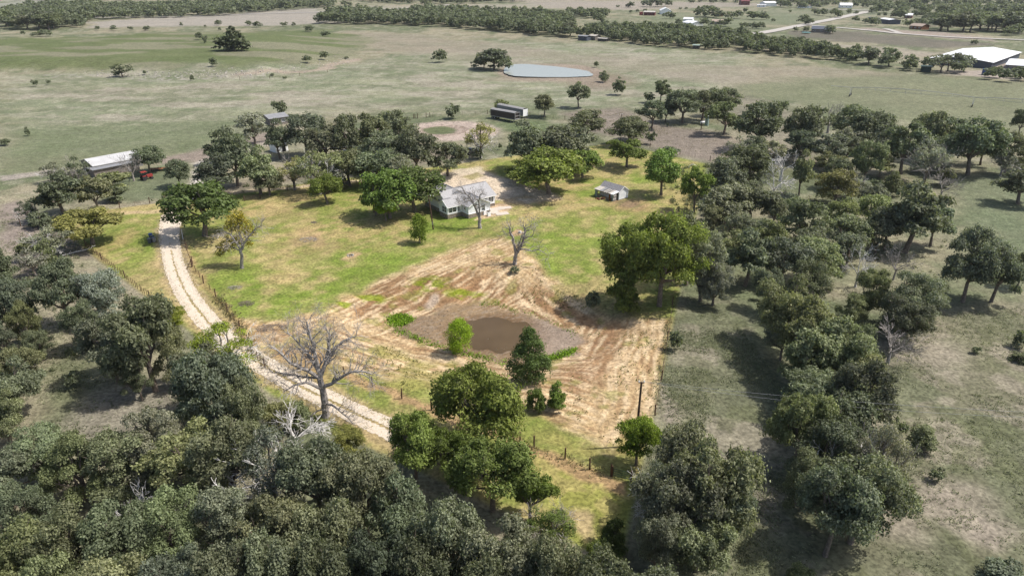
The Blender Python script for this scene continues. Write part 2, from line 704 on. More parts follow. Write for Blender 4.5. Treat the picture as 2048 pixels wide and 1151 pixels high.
    blend(pm([(1300, 25), (1480, 30), (1620, 28), (1560, 50), (1500, 66), (1300, 60)], 12, 'f'), T(128, 136, 106), 0.7)
    blend(pm([(1540, 20), (1720, 20), (1690, 36), (1560, 50)], 9, 'f'), T(132, 138, 110), 0.6)
    blend(pm([(1560, 72), (1860, 96), (1960, 86), (1640, 58)], 6, 'f'), T(120, 114, 102), 0.85)
    blend(pm([(1560, 82), (1900, 104), (1860, 122), (1500, 96)], 8, 'f'), T(176, 166, 150), 0.7)
    blend(pm([(1700, 54), (1990, 74), (1980, 84), (1790, 68)], 5, 'f'), T(176, 160, 150), 0.8)
    blend(pm([(1480, 178), (1640, 152), (1860, 148), (2140, 175), (2140, 275), (1990, 262), (1780, 236), (1600, 210), (1480, 196)], 10, 'f'), T(132, 136, 106), 0.85)
    blend(pm([(1700, 30), (2048, 50), (2048, 20), (1700, 10)], 12, 'f'), T(142, 146, 122), 0.5)
    blend(pm([(1840, 140), (2048, 165), (2100, 150), (2048, 118), (1990, 118), (1990, 140)], 4, 'f'), T(190, 176, 166), 0.8)
    # far pond banks
    blend(em(1100, 143, 108, 17, 0.12), T(168, 152, 136), 0.9)
    blend(em(1195, 160, 70, 16, 0.5), T(150, 132, 116), 0.7)
    blend(em(1090, 158, 110, 6, 0.5), T(164, 150, 132), 0.7)
    blend(pm([(760, 70), (800, 78), (1180, 150), (1150, 160), (900, 120)], 14, 'f'), T(170, 158, 140), 0.35)

    # ---- farmyard
    blend(pm([(300, 318), (380, 305), (440, 284), (540, 262), (600, 262), (560, 285), (470, 300), (425, 322), (330, 330)], 2.5), T(158, 144, 132), 0.9)
    blend(pm([(392, 322), (424, 318), (420, 352), (405, 385), (378, 392), (386, 350)], 1.5), T(218, 210, 200), 0.95)
    blend(pm([(420, 315), (560, 275), (620, 272), (560, 284), (440, 320)], 1.5), T(196, 186, 174), 0.8)
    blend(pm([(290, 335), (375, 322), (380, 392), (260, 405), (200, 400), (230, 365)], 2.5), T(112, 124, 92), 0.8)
    blend(pm([(0, 352), (60, 345), (100, 338), (100, 348), (60, 353), (0, 364)], 1.2), T(182, 172, 160), 0.9)
    blend(pm([(0, 410), (40, 400), (75, 415), (90, 445), (60, 480), (50, 520), (95, 545), (60, 580), (0, 500)], 2), T(162, 148, 138), 0.85)
    blend(pm([(60, 440), (100, 450), (180, 500), (200, 520), (120, 500), (70, 470)], 2), T(150, 136, 126), 0.7)
    # under trees, bare
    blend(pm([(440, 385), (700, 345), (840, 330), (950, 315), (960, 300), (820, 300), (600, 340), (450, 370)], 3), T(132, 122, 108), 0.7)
    # ring drive
    c0 = P2(898, 262)
    ax = abs(P2(1003, 262)[0] - c0[0])
    ay = (P2(898, 240)[1] - P2(898, 281)[1]) / 2
    rr = np.sqrt(((wx - c0[0]) / ax) ** 2 + ((wy - c0[1]) / ay) ** 2)
    blend(1 - sstep(0.86, 1.06, rr), T(200, 182, 168), 0.95)
    blend(pm([(690, 262), (800, 245), (830, 285), (720, 300)], 2), T(166, 152, 140), 0.8)
    c1 = P2(880, 261)
    ax = abs(P2(917, 261)[0] - c1[0])
    ay = (P2(880, 253)[1] - P2(880, 268.5)[1]) / 2
    r1 = np.sqrt(((wx - c1[0]) / ax) ** 2 + ((wy - c1[1]) / ay) ** 2)
    blend((1 - sstep(1.0, 1.5, r1)), T(150, 132, 116), 0.5)
    blend(1 - sstep(0.85, 1.1, r1), T(108, 118, 80), 0.95)
    for q in (1.32, 1.48):
        blend((1 - sstep(0.02, 0.07, np.abs(r1 - q))) * (x > c1[0]), T(140, 122, 106), 0.7)
    blend(pm([(1010, 238), (1090, 245), (1130, 262), (1090, 275), (1020, 262), (1000, 250)], 3), T(108, 122, 84), 0.8)
    # dry ground around the upper trees
    blend(pm([(1120, 225), (1240, 215), (1330, 250), (1430, 262), (1500, 290), (1440, 330), (1330, 305), (1260, 280), (1180, 265)], 5), T(150, 138, 126), 0.9)
    blend(pm([(1430, 180), (1560, 205), (1640, 260), (1640, 330), (1500, 300)], 6), T(146, 138, 122), 0.7)
    # grassy strip beyond right trees / lower right field
    rf = pm([(1880, 360), (2100, 330), (2100, 520), (1990, 470), (1900, 400)], 6)
    blend(rf, T(118, 128, 98), 0.8)
    lr = pm([(1740, 700), (1900, 620), (2200, 600), (2300, 1300), (1260, 1300), (1260, 1060), (1330, 800), (1360, 620), (1450, 600), (1560, 720), (1600, 900)], 5)
    blend(lr, T(122, 122, 98), 0.65)
    blend(lr * sstep(0.5, 0.6, fbm(x / 7, y / 7, 6, 5)), T(166, 156, 138), 0.6)
    blend(lr * sstep(0.53, 0.6, fbm(x / 4 + 30, y / 4, 3, 4)), T(104, 108, 76), 0.5)
    for e in ((1900, 990, 70, 45), (1790, 1020, 60, 60), (1640, 690, 40, 60), (1980, 1060, 60, 30), (1330, 800, 12, 60), (1850, 700, 70, 40)):
        blend(em(*e, 0.6), T(176, 164, 148), 0.65)
    # meadow lower left
    blend(pm([(180, 780), (330, 750), (400, 770), (330, 860), (240, 900), (110, 880), (100, 840)], 3), T(158, 150, 134), 0.8)
    blend(pm([(120, 690), (200, 720), (180, 800), (100, 880), (90, 800)], 3), T(110, 118, 84), 0.7)

    # ---- the property
    prop = 1 - sstep(-0.5, 0.5, poly_sd(x, y, PROP))
    G = np.empty((n, 3))
    ga = sstep(0.405, 0.63, 0.55 * fbm(x / 14, y / 14, 2, 4) + 0.45 * fbm(x / 3, y / 3, 4, 4))
    G[:] = np.array(T(146, 153, 80)) * (1 - ga[:, None]) + np.array(T(188, 172, 118)) * ga[:, None]
    C = C * (1 - prop[:, None]) + G * prop[:, None]

    def pb(m, col, amt=1.0):
        blend(m * prop, col, amt)
    # greener patches
    for e in ((270, 510, 50, 40), (560, 600, 110, 40), (480, 565, 60, 30), (900, 455, 120, 26), (1130, 500, 110, 60), (740, 520, 110, 30), (1000, 420, 60, 20), (640, 560, 90, 30), (1160, 560, 60, 40), (700, 385, 40, 14), (1190, 375, 60, 20), (1270, 345, 60, 20)):
        pb(em(*e, 0.6) * sstep(0.38, 0.6, fbm(x / 4, y / 4, 5, 4)), T(124, 150, 52), 0.6)
    # tan patches
    for e in ((615, 480, 56, 26), (620, 470, 30, 12), (1145, 405, 36, 14), (1070, 430, 30, 10), (688, 405, 34, 18), (215, 500, 30, 60), (560, 560, 30, 16), (530, 420, 80, 20), (740, 470, 70, 30), (600, 395, 60, 10), (1120, 360, 60, 16), (1320, 430, 50, 20), (660, 450, 60, 20), (920, 470, 60, 10), (1240, 320, 80, 10)):
        pb(em(*e, 0.6) * sstep(0.3, 0.6, g3), T(196, 170, 122), 0.6)
    ring = em(1258, 408, 44, 15, 0.3)
    pb(ring, T(186, 158, 116), 0.8)
    pb(em(1255, 407, 26, 8, 0.3), T(150, 126, 104), 0.7)
    pb(em(615, 478, 34, 13, 0.4), T(190, 160, 124), 0.6)
    pb(em(701, 511, 15, 6, 0.3), T(206, 176, 134), 0.9)
    pb(em(1038, 465, 14, 7, 0.3), T(206, 170, 136), 0.9)
    # mowing sweeps: curved pale arcs
    for (cx, cy, r0, r1_, k) in ((560, 700, 60, 170, 0), (700, 420, 40, 260, 3), (1330, 560, 60, 260, 5)):
        q = P2(cx, cy)
        dd = np.sqrt((x - q[0]) ** 2 + (y - q[1]) ** 2)
        an = np.arctan2(y - q[1], x - q[0])
        s = vn(dd / 0.55, an * 5 + k, k)
        m = sstep(0.6, 0.85, s) * sstep(0.35, 0.55, fbm(x / 11 + k, y / 11, k)) * (1 - sstep(8, 26, dd))
        pb(m, T(206, 184, 130), 0.5)
    # mown stripes, low contrast
    dvec = np.array(P2(690, 610)) - np.array(P2(960, 485))
    dvec /= np.linalg.norm(dvec)
    sA = x * dvec[0] + y * dvec[1]
    tA = -x * dvec[1] + y * dvec[0]
    stp = vn(sA / 9, tA / 0.75, 4)
    pb(sstep(0.45, 0.9, stp), T(104, 132, 50), 0.28)

    # straw ground round the dry pond
    straw = pm([(470, 640), (560, 640), (650, 628), (700, 590), (790, 548), (870, 515), (955, 480), (1005, 472), (1030, 490), (1075, 520), (1115, 570), (1165, 600), (1215, 628), (1345, 640), (1312, 800), (1290, 900), (1230, 905), (1130, 850), (1060, 820), (980, 775), (900, 745), (860, 770), (760, 745), (700, 745), (620, 720), (540, 700)], 1.6)
    pb(straw, T(210, 180, 138), 0.92)
    # direction fields of the raked rows
    eL = np.array(P2(960, 485)) - np.array(P2(690, 612))
    eR = np.array(P2(1215, 628)) - np.array(P2(1040, 505))
    eB = np.array(P2(1288, 860)) - np.array(P2(1318, 650))
    eD = np.array(P2(880, 745)) - np.array(P2(640, 668))
    eC = np.array(P2(1150, 760)) - np.array(P2(1250, 660))

    def rows(e, per, s, lng=7):
        e = e / np.linalg.norm(e)
        a_ = x * e[0] + y * e[1]
        t_ = -x * e[1] + y * e[0]
        t_ = t_ + 2.2 * (vn(x / 8, y / 8, s + 2) - 0.5) + 0.5 * (vn(x / 2, y / 2, s + 1) - 0.5)
        fur = 0.5 + 0.5 * np.sin(t_ / (per * 1.9) * 6.283 + 2.2 * (vn(a_ / 5, t_ / 3, s + 3) - .5))
        return 0.16 * fur + 0.46 * vn(a_ / lng, t_ / per, s) + 0.38 * vn(a_ / lng * 4, t_ / per * 2.0, s + 1)
    q1 = P2(1030, 540)
    pbx = P2(1165, 690)
    wR = sstep(-2, 4, x - q1[0]) * sstep(P2(1100, 668)[1] - 2, P2(1100, 655)[1] + 4, y)
    wB = sstep(-2, 3, x - pbx[0]) * (1 - sstep(P2(1200, 640)[1] - 3, P2(1200, 640)[1] + 3, y))
    wD = 1 - sstep(P2(800, 690)[1] - 3, P2(800, 650)[1] + 2, y)
    wD = wD * (1 - wB)
    st = rows(eL, 0.62, 0)
    st = st * (1 - wD) + rows(eD, 0.7, 2) * wD
    st = st * (1 - wR) + rows(eR, 0.62, 4) * wR
    st = st * (1 - wB) + rows(eB, 0.75, 6, 9) * wB
    st0 = st
    brown = pm([(690, 612), (730, 580), (800, 558), (900, 540), (980, 556), (1060, 580), (1130, 600), (1180, 640), (1150, 660), (1080, 640), (1000, 618), (900, 606), (830, 630), (780, 640), (720, 640)], 2.5)
    pb(straw * brown, T(144, 106, 74), 0.78)
    brown2 = pm([(1165, 640), (1240, 650), (1250, 690), (1210, 760), (1150, 790), (1110, 760), (1140, 720)], 2.5)
    pb(straw * brown2, T(150, 112, 84), 0.75)
    pb(straw * sstep(0.44, 0.66, st), T(240, 214, 174), 0.8)
    pb(straw * sstep(0.5, 0.25, st) if False else straw * (1 - sstep(0.25, 0.48, st)), T(160, 124, 90), 0.55)
    pb(straw * sstep(0.52, 0.62, fbm(x / 2.5, y / 2.5, 7, 4)), T(176, 142, 100), 0.3)
    pb(straw * (1 - sstep(0.25, 0.45, st)) * sstep(0.4, 0.6, fbm(x / 6, y / 6, 5, 3)), T(132, 98, 72), 0.4)
    pb(straw * sstep(0.60, 0.68, fbm(x / 3.1 + 40, y / 3.1, 1, 4)), T(140, 142, 66), 0.55)
    lw = pm([(600, 660), (760, 690), (860, 720), (960, 745), (900, 765), (820, 800), (740, 760), (660, 720), (560, 690)], 2)
    pb(lw * sstep(0.44, 0.58, fbm(x / 5, y / 5, 4, 4)), T(166, 158, 92), 0.65)
    lw2 = pm([(700, 770), (780, 765), (850, 800), (1060, 870), (1180, 850), (1270, 900), (1245, 960), (1100, 890), (860, 812)], 2)
    pb(lw2 * sstep(0.40, 0.56, fbm(x / 4, y / 4, 6, 4)), T(168, 158, 96), 0.7)
    for e in ((860, 568, 42, 17), (745, 592, 40, 9), (930, 590, 40, 8), (690, 606, 18, 7)):
        pb(em(*e, 0.35) * sstep(0.36, 0.5, fbm(x / 2.0, y / 0.9, 3, 3)), T(134, 150, 32), 0.85)
    # mud bed
    bed = pm([(790, 660), (812, 640), (870, 622), (900, 608), (950, 604), (1005, 610), (1050, 628), (1095, 640), (1140, 660), (1163, 686), (1150, 706), (1105, 718), (1060, 728), (1000, 726), (930, 706), (880, 692), (830, 676)], 0.9)
    pb(bed, T(158, 134, 104), 0.95)
    wet = 1 - sstep(0.8, 3.2, np.hypot((wx - PC[0] - 1.2) / 1.25, wy - PC[1]) - 5.2)
    pb(bed * wet, T(128, 102, 74), 0.8)
    bedr = bed * sstep(P2(1060, 680)[0] - 3, P2(1120, 680)[0], x)
    pb(bedr, T(172, 156, 142), 0.7)
    bedl = bed * (1 - sstep(P2(800, 680)[0], P2(900, 680)[0], x))
    pb(bedl, T(148, 128, 106), 0.7)
    pb(bed * sstep(0.6, 0.8, vn((x + y) / 1.4, (x - y) / 0.25, 3)), T(180, 166, 148), 0.4)
    pb(em(866, 603, 10, 14, 0.5), T(206, 190, 170), 0.7)
    RO = np.where(bed * prop > 0.5, 0.55, RO)
    # lawn south of the fence
    s1 = pm([(1040, 870), (1140, 915), (1240, 962), (1235, 1120), (1120, 1060), (1060, 980)], 1.2)
    pb(s1, T(160, 160, 84), 0.9)
    pb(s1 * sstep(0.5, 0.62, g3), T(192, 176, 116), 0.6)
    pb(em(1165, 1040, 24, 30, 0.4), T(200, 176, 136), 0.8)
    # bare strip along the fence
    fl = px_poly([(700, 752), (860, 818), (1000, 872), (1060, 892), (1140, 926), (1245, 976)])
    m = 1 - sstep(0.5, 1.5, line_d(wx, wy, fl))
    pb(m, T(196, 162, 122), 0.85)
    fl = px_poly([(366, 478), (378, 520), (405, 560), (440, 605), (470, 650), (505, 700), (560, 740)])
    m = 1 - sstep(0.3, 1.1, line_d(wx, wy, fl))
    pb(m, T(186, 158, 112), 0.7)
    pb(pm([(400, 640), (440, 690), (520, 700), (560, 740), (660, 760), (640, 700), (560, 660), (500, 640), (460, 640)], 1.5) * sstep(0.35, 0.6, g3), T(188, 152, 110), 0.8)
    # spill of the drive
    dd = line_d(wx, wy, DRIVE_W)
    pb(1 - sstep(2.0, 3.6, dd), T(200, 176, 132), 0.8)
    # gravel yard, lanes (loose stone without an edge)
    lane = 1 - sstep(0.8, 1.7, line_d(wx, wy, px_poly([(400, 392), (470, 384), (560, 378), (640, 369), (720, 361), (800, 353), (880, 345)])))
    blend(lane, T(222, 202, 172), 0.8)
    lane2 = 1 - sstep(0.5, 1.8, line_d(wx, wy, px_poly([(240, 426), (300, 424), (350, 420)])))
    pb(lane2, T(216, 188, 150), 0.7)
    yard = pm([(835, 352), (880, 346), (960, 340), (1000, 352), (1060, 372), (1110, 388), (1120, 398), (1060, 408), (1000, 402), (880, 392), (840, 380)], 1.3)
    pb(yard, T(236, 216, 190), 0.95)
    pb(pm([(985, 392), (1060, 392), (1120, 396), (1150, 402), (1060, 414), (990, 412)], 1.6) * sstep(0.4, 0.58, g3), T(206, 178, 134), 0.7)
    pb(pm([(905, 338), (960, 334), (968, 344), (905, 352)], 1), T(230, 214, 186), 0.9)
    pb(pm([(968, 415), (1010, 405), (1022, 414), (1010, 432), (985, 434), (950, 440)], 0.7), T(222, 192, 160), 0.85)
    pb(pm([(925, 356), (955, 343), (965, 350), (950, 362)], 0.8), T(160, 152, 84), 0.7)
    # rooty, littered ground by the property line (outside, left)
    C *= 1.0
    me_V = np.stack([x, y, z], 1)
    i = np.arange(nr - 1)[:, None] * ncol + np.arange(ncol - 1)[None, :]
    i = i.ravel()
    F = np.stack([i, i + 1, i + 1 + ncol, i + ncol], 1)
    me = np_mesh('ground', me_V, F, M['ground'], smooth=True)
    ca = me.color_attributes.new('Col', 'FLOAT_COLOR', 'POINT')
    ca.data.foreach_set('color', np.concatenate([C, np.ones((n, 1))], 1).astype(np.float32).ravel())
    ra = me.attributes.new('rough', 'FLOAT', 'POINT')
    ra.data.foreach_set('value', RO.astype(np.float32))
    o = bpy.data.objects.new('ground', me)
    COL.objects.link(o)
    tag(o, kind='structure')


make_ground()


def ribbon(name, pts, widths, material, lift, step=1.0, jag=0.0, inner=None, kind='structure'):
    """a strip of road laid on the terrain, edges a little ragged"""
    pts = [Vector((p[0], p[1], 0)) for p in pts]
    # resample
    out = []
    ws = []
    for i in range(len(pts) - 1):
        p0 = pts[max(i - 1, 0)]
        p1 = pts[i]
        p2 = pts[i + 1]
        p3 = pts[min(i + 2, len(pts) - 1)]
        n = max(1, int((p2 - p1).length / step))
        for k in range(n):
            t = k / n
            out.append(0.5 * ((2 * p1) + (-p0 + p2) * t + (2 * p0 - 5 * p1 + 4 * p2 - p3) * t * t + (-p0 + 3 * p1 - 3 * p2 + p3) * t ** 3))
            ws.append(widths[i] * (1 - t) + widths[i + 1] * t)
    out.append(pts[-1])
    ws.append(widths[-1])
    mb = MB()
    V = []
    nw = 6
    for i, p in enumerate(out):
        d = out[min(i + 1, len(out) - 1)] - out[max(i - 1, 0)]
        d.normalize()
        nrm = Vector((-d.y, d.x, 0))
        for k in range(nw):
            s = (k / (nw - 1) * 2 - 1) * ws[i] / 2
            if k in (0, nw - 1):
                s += R.uniform(-jag, jag)
            q = p + nrm * s
            V.append((q.x, q.y))
    zz = height(np.array([v[0] for v in V]), np.array([v[1] for v in V]))
    Vv = [(v[0], v[1], float(z) + lift) for v, z in zip(V, zz)]
    F = []
    for i in range(len(out) - 1):
        for k in range(nw - 1):
            a = i * nw + k
            F.append((a, a + 1, a + 1 + nw, a + nw))
    mb.add(Vv, F)
    o = mb.build(name, material)
    return tag(o, kind=kind)


# the two wheel tracks of the drive and the worn crown between
def off(pts, s):
    r = []
    for i, p in enumerate(pts):
        a = Vector(pts[max(i - 1, 0)])
        b = Vector(pts[min(i + 1, len(pts) - 1)])
        d = (b - a).normalized()
        r.append((p[0] - d.y * s, p[1] + d.x * s))
    return r


ws = [4.4, 4.4, 3.4, 2.3, 1.85, 1.75, 1.7, 1.7, 1.7, 1.7, 1.6, 1.55, 1.6, 1.6, 1.5]
M['gravel'].node_tree.nodes['Principled BSDF'].inputs['Specular IOR Level'].default_value = 0.1
ribbon('gravel_driveway', off(DRIVE_W, -1.02)[2:], ws[2:], M['gravel'], 0.035, 0.3, 0.15)
ribbon('gravel_driveway', off(DRIVE_W, 1.02)[2:], ws[2:], M['gravel'], 0.031, 0.3, 0.15)
ribbon('gravel_driveway', DRIVE_W[:4], [5.2, 4.6, 4.2, 3.6], M['gravel'], 0.027, 0.3, 0.12)


def pxr(pts):
    return [P2(*p) for p in pts]


ribbon('caliche_road', pxr([(1480, 74), (1560, 60), (1640, 44), (1690, 34), (1735, 24)]), [13, 12, 12, 12, 12], M['road'], 0.5, 8)
ribbon('caliche_road', pxr([(1600, 50), (1700, 58), (1800, 68), (1900, 75), (2000, 79), (2120, 84)]), [9, 8, 8, 8, 8, 8], M['road'], 0.45, 8)
ribbon('caliche_road', pxr([(1770, 58), (1785, 62), (1800, 67)]), [7, 6, 6], M['road'], 0.4, 8)
ribbon('caliche_road', pxr([(150, 36), (320, 35), (520, 28), (640, 25), (740, 20), (830, 16), (900, 10)]), [9] * 7, M['road'], 0.45, 10)
ribbon('caliche_road', pxr([(1625, 18), (1690, 20), (1760, 22)]), [12, 12, 12], M['road'], 0.42, 8)


# ------------------------------------------------------------------ water
def blob_sheet(name, pts, z, material, n=4, jit=0.25):
    w = [Vector((*P0(*p, z), z)) for p in pts]
    out = []
    m = len(w)
    for i in range(m):
        p0, p1, p2, p3 = w[i - 1], w[i], w[(i + 1) % m], w[(i + 2) % m]
        for k in range(n):
            t = k / n
            q = 0.5 * ((2 * p1) + (-p0 + p2) * t + (2 * p0 - 5 * p1 + 4 * p2 - p3) * t * t + (-p0 + 3 * p1 - 3 * p2 + p3) * t ** 3)
            out.append((q.x + R.uniform(-jit, jit), q.y + R.uniform(-jit, jit), z))
    mb = MB()
    mb.add(out, [tuple(range(len(out)))])
    return tag(mb.build(name, material), kind='structure')


zb = max(hz(PC[0], PC[1]), hz(PC[0] + 6, PC[1]), hz(PC[0] - 3, PC[1] + 4), hz(PC[0] + 3, PC[1] - 4), hz(PC[0] + 6, PC[1] + 4))
blob_sheet('muddy_water', [(894, 648), (915, 646), (932, 641), (950, 640), (968, 635), (992, 634), (1012, 638), (1028, 644), (1050, 643), (1062, 652), (1066, 664), (1072, 680), (1060, 690), (1046, 702), (1020, 700), (1000, 706), (975, 698), (955, 700), (938, 688), (930, 672), (915, 656)], zb + 0.03, M['mudwater'], 6, 0.12)
zf = max(hz(*P2(x_, y_)) for x_ in range(1010, 1190, 20) for y_ in (132, 142, 152)) + 0.05
blob_sheet('far_pond', [(1008, 140), (1016, 131), (1045, 128), (1090, 131), (1130, 135), (1165, 140), (1185, 147), (1180, 152), (1140, 154), (1080, 154), (1030, 152), (1012, 147)], zf, M['water'], 4, 0.5)
# ------------------------------------------------------------------ buildings
def wall_window(parent, o, r, n, w, h, sash=1, name='window', depth=0.06):
    """window centred on o in a wall with direction r and outward normal n"""
    o = Vector(o)
    r = Vector(r).normalized()
    n = Vector(n).normalized()
    up = Vector((0, 0, 1))
    Mx = Matrix.Translation(o) @ Matrix((r, n, up)).transposed().to_4x4()
    f = MB()
    t = 0.09
    f.box(-w / 2 - t, w / 2 + t, -0.02, depth, h / 2, h / 2 + t, Mx)
    f.box(-w / 2 - t, w / 2 + t, -0.02, depth + 0.03, -h / 2 - t, -h / 2, Mx)
    f.box(-w / 2 - t, -w / 2, -0.02, depth - 0.005, -h / 2, h / 2, Mx)
    f.box(w / 2, w / 2 + t, -0.02, depth - 0.005, -h / 2, h / 2, Mx)
    for k in range(1, sash):
        c = -w / 2 + w * k / sash
        f.box(c - 0.05, c + 0.05, -0.02, depth - 0.008, -h / 2, h / 2, Mx)
    fo = f.build(name, M['trim'], parent)
    for k in range(sash):
        a = -w / 2 + w * k / sash + (0.05 if k else 0)
        b = -w / 2 + w * (k + 1) / sash - (0.05 if k < sash - 1 else 0)
        p = MB()
        p.box(a, b, -0.02, 0.012, -h / 2, h / 2, Mx)
        p.build('pane', M['glass'], fo)
        g = MB()
        g.box(a, b, 0.013, 0.03, -0.02, 0.02, Mx)
        g.build('glazing_bar', M['trim'], fo)
    return fo


def gable_solid(mb, u0, u1, v0, v1, z0, ze, zr, axis, ridge=None):
    """wall prism with gables; the ridge runs along axis"""
    if axis == 'u':
        c = (v0 + v1) / 2 if ridge is None else ridge
        vs = [(u0, v0, z0), (u1, v0, z0), (u1, v1, z0), (u0, v1, z0), (u0, v0, ze), (u1, v0, ze), (u1, v1, ze), (u0, v1, ze), (u0, c, zr), (u1, c, zr)]
        fs = [(3, 2, 1, 0), (0, 1, 5, 4), (2, 3, 7, 6), (1, 2, 6, 9, 5), (3, 0, 4, 8, 7), (4, 5, 9, 8), (6, 7, 8, 9)]
    else:
        c = (u0 + u1) / 2 if ridge is None else ridge
        vs = [(u0, v0, z0), (u1, v0, z0), (u1, v1, z0), (u0, v1, z0), (u0, v0, ze), (u1, v0, ze), (u1, v1, ze), (u0, v1, ze), (c, v0, zr), (c, v1, zr)]
        fs = [(3, 2, 1, 0), (1, 2, 6, 5), (3, 0, 4, 7), (0, 1, 5, 8, 4), (2, 3, 7, 9, 6), (5, 6, 9, 8), (7, 4, 8, 9)]
    mb.add(vs, fs)


def roof_slabs(u0, u1, v0, v1, ze, zr, axis, oh=0.35, th=0.14, ridge=None):
    """two sloping slabs, returned as two mesh builders"""
    res = []
    if axis == 'u':
        c = (v0 + v1) / 2 if ridge is None else ridge
        for ve, sgn in ((v0, -1), (v1, 1)):
            k = (zr - ze) / abs(c - ve)
            e = ve + sgn * oh
            zee = ze - k * oh
            a = [(u0 - oh, e, zee), (u1 + oh, e, zee), (u1 + oh, c, zr), (u0 - oh, c, zr)]
            res.append(a)
    else:
        c = (u0 + u1) / 2 if ridge is None else ridge
        for ue, sgn in ((u0, -1), (u1, 1)):
            k = (zr - ze) / abs(c - ue)
            e = ue + sgn * oh
            zee = ze - k * oh
            a = [(e, v1 + oh, zee), (e, v0 - oh, zee), (c, v0 - oh, zr), (c, v1 + oh, zr)]
            res.append(a)
    out = []
    for a in res:
        m = MB()
        lo = [(p[0], p[1], p[2] + 0.01) for p in a]
        hi = [(p[0], p[1], p[2] + 0.01 + th) for p in a]
        m.add(lo + hi, [(3, 2, 1, 0), (4, 5, 6, 7), (0, 1, 5, 4), (1, 2, 6, 5), (2, 3, 7, 6), (3, 0, 4, 7)])
        out.append(m)
    return out


# ---- the white house
HA = P(896, 438.1)
house = thing('white_house', 'white single storey house with grey gabled roofs and brown stone skirting', 'house', HA, math.radians(37))
VOL = [  # u0 u1 v0 v1 eave ridge axis ridgepos
    ('main', 1.2, 14.6, 1.25, 9.9, 3.1, 5.3, 'u', 5.55),
    ('left', 1.25, 9.4, 4.0, 12.6, 3.1, 5.32, 'v', 5.3),
    ('bay', 0.0, 3.9, 0.0, 3.6, 3.1, 4.35, 'u', 1.8),
    ('front', 4.05, 10.25, -2.85, 4.0, 3.1, 4.75, 'v', 7.12),
]
for nm, u0, u1, v0, v1, ze, zr, ax, rg in VOL:
    w = MB()
    if nm == 'main':
        gable_solid(w, u0, u1, v0, v1, -1.2, ze, zr, ax, rg)
    else:
        gable_solid(w, u0, u1, v0, v1, -1.2, ze, zr, ax, rg)
    w.build('wall', M['white'], house)
    st = MB()
    st.box(u0 - 0.07, u1 + 0.07, v0 - 0.07, v1 + 0.07, -1.2, 1.12 if nm in ('bay', 'front') else 0.95)
    so_ = st.build('stone_skirting', M['stone'], house)
    cpb = MB()
    zt = 1.12 if nm in ('bay', 'front') else 0.95
    cpb.box(u0 - 0.1, u1 + 0.1, v0 - 0.1, v1 + 0.1, zt, zt + 0.07)
    cpb.build('sill_band', M['trim'], house)
    oh = {'main': 0.4, 'left': 0.38, 'bay': 0.33, 'front': 0.36}[nm]
    for sl in roof_slabs(u0, u1, v0, v1, ze, zr, ax, oh, 0.12 + 0.004 * len(nm), rg):
        ro = sl.build('roof', M['shingle'], house)
# ridge caps
for a, b in (((0.8, 5.55, 5.46), (15.0, 5.55, 5.46)), ((5.3, 5.6, 5.48), (5.3, 13.0, 5.48)), ((7.12, -3.2, 4.91), (7.12, 2.2, 4.91)), ((-0.33, 1.8, 4.5), (2.0, 1.8, 4.5))):
    MB().bar(a, b, 0.28, 0.05).build('ridge_cap', M['shingle_d'], house)
# fascia boards
for a, b in (((-0.36, -0.36, 2.86), (4.0, -0.36, 2.86)), ((10.63, 0.85, 2.92), (15.02, 0.85, 2.92)),
             ((4.0, -3.23, 3.0), (7.12, -3.23, 4.72)), ((7.12, -3.23, 4.72), (10.6, -3.23, 2.9)),
             ((-0.35, -0.33, 2.95), (-0.35, 1.8, 4.35)), ((-0.35, 1.8, 4.35), (-0.35, 3.9, 2.95)),
             ((0.78, 1.4, 3.1), (0.78, 5.55, 5.28)), ((0.78, 5.55, 5.28), (0.78, 10.2, 2.98)),
             ((10.63, -3.2, 2.93), (10.63, 0.8, 2.93))):
    MB().bar(a, b, 0.04, 0.2).build('fascia', M['trim'], house)
# corner boards
for (u, v) in ((0, 0), (3.9, 0), (4.05, -2.85), (10.25, -2.85), (14.6, 1.25), (0, 3.6), (1.25, 12.6)):
    MB().box(u - 0.07, u + 0.07, v - 0.065, v + 0.065, 0.9, 3.0).build('corner_board', M['trim'], house)
wall_window(house, (1.35, -0.01, 2.1), (1, 0, 0), (0, -1, 0), 2.05, 1.35, 2)
wall_window(house, (3.1, -0.01, 2.1), (1, 0, 0), (0, -1, 0), 0.5, 1.35, 1)
wall_window(house, (-0.01, 1.5, 2.1), (0, -1, 0), (-1, 0, 0), 1.7, 1.35, 2)
wall_window(house, (1.19, 5.6, 2.5), (0, -1, 0), (-1, 0, 0), 0.6, 0.7, 1)
wall_window(house, (1.24, 10.8, 2.15), (0, -1, 0), (-1, 0, 0), 0.9, 1.5, 1)
wall_window(house, (4.04, -1.3, 2.25), (0, -1, 0), (-1, 0, 0), 0.8, 0.7, 1)
wall_window(house, (8.35, -2.86, 2.0), (1, 0, 0), (0, -1, 0), 0.9, 1.4, 1)
wall_window(house, (11.6, 1.24, 2.15), (1, 0, 0), (0, -1, 0), 1.1, 1.3, 1)
wall_window(house, (13.5, 1.24, 2.1), (1, 0, 0), (0, -1, 0), 1.3, 1.45, 2)
d = MB()
d.box(10.26, 10.32, -1.0, 0.0, 0.2, 2.3)
d.build('side_door', M['trim'], house)
for u, v in ((5.6, 7.6), (9.4, 4.1), (12.3, 7.5)):
    zz = 5.3 - abs(v - 5.55) * 0.5
    MB().cyl((u, v), 0.06, zz - 0.1, zz + 0.55, 8).build('roof_vent', M['tingrey'], house)
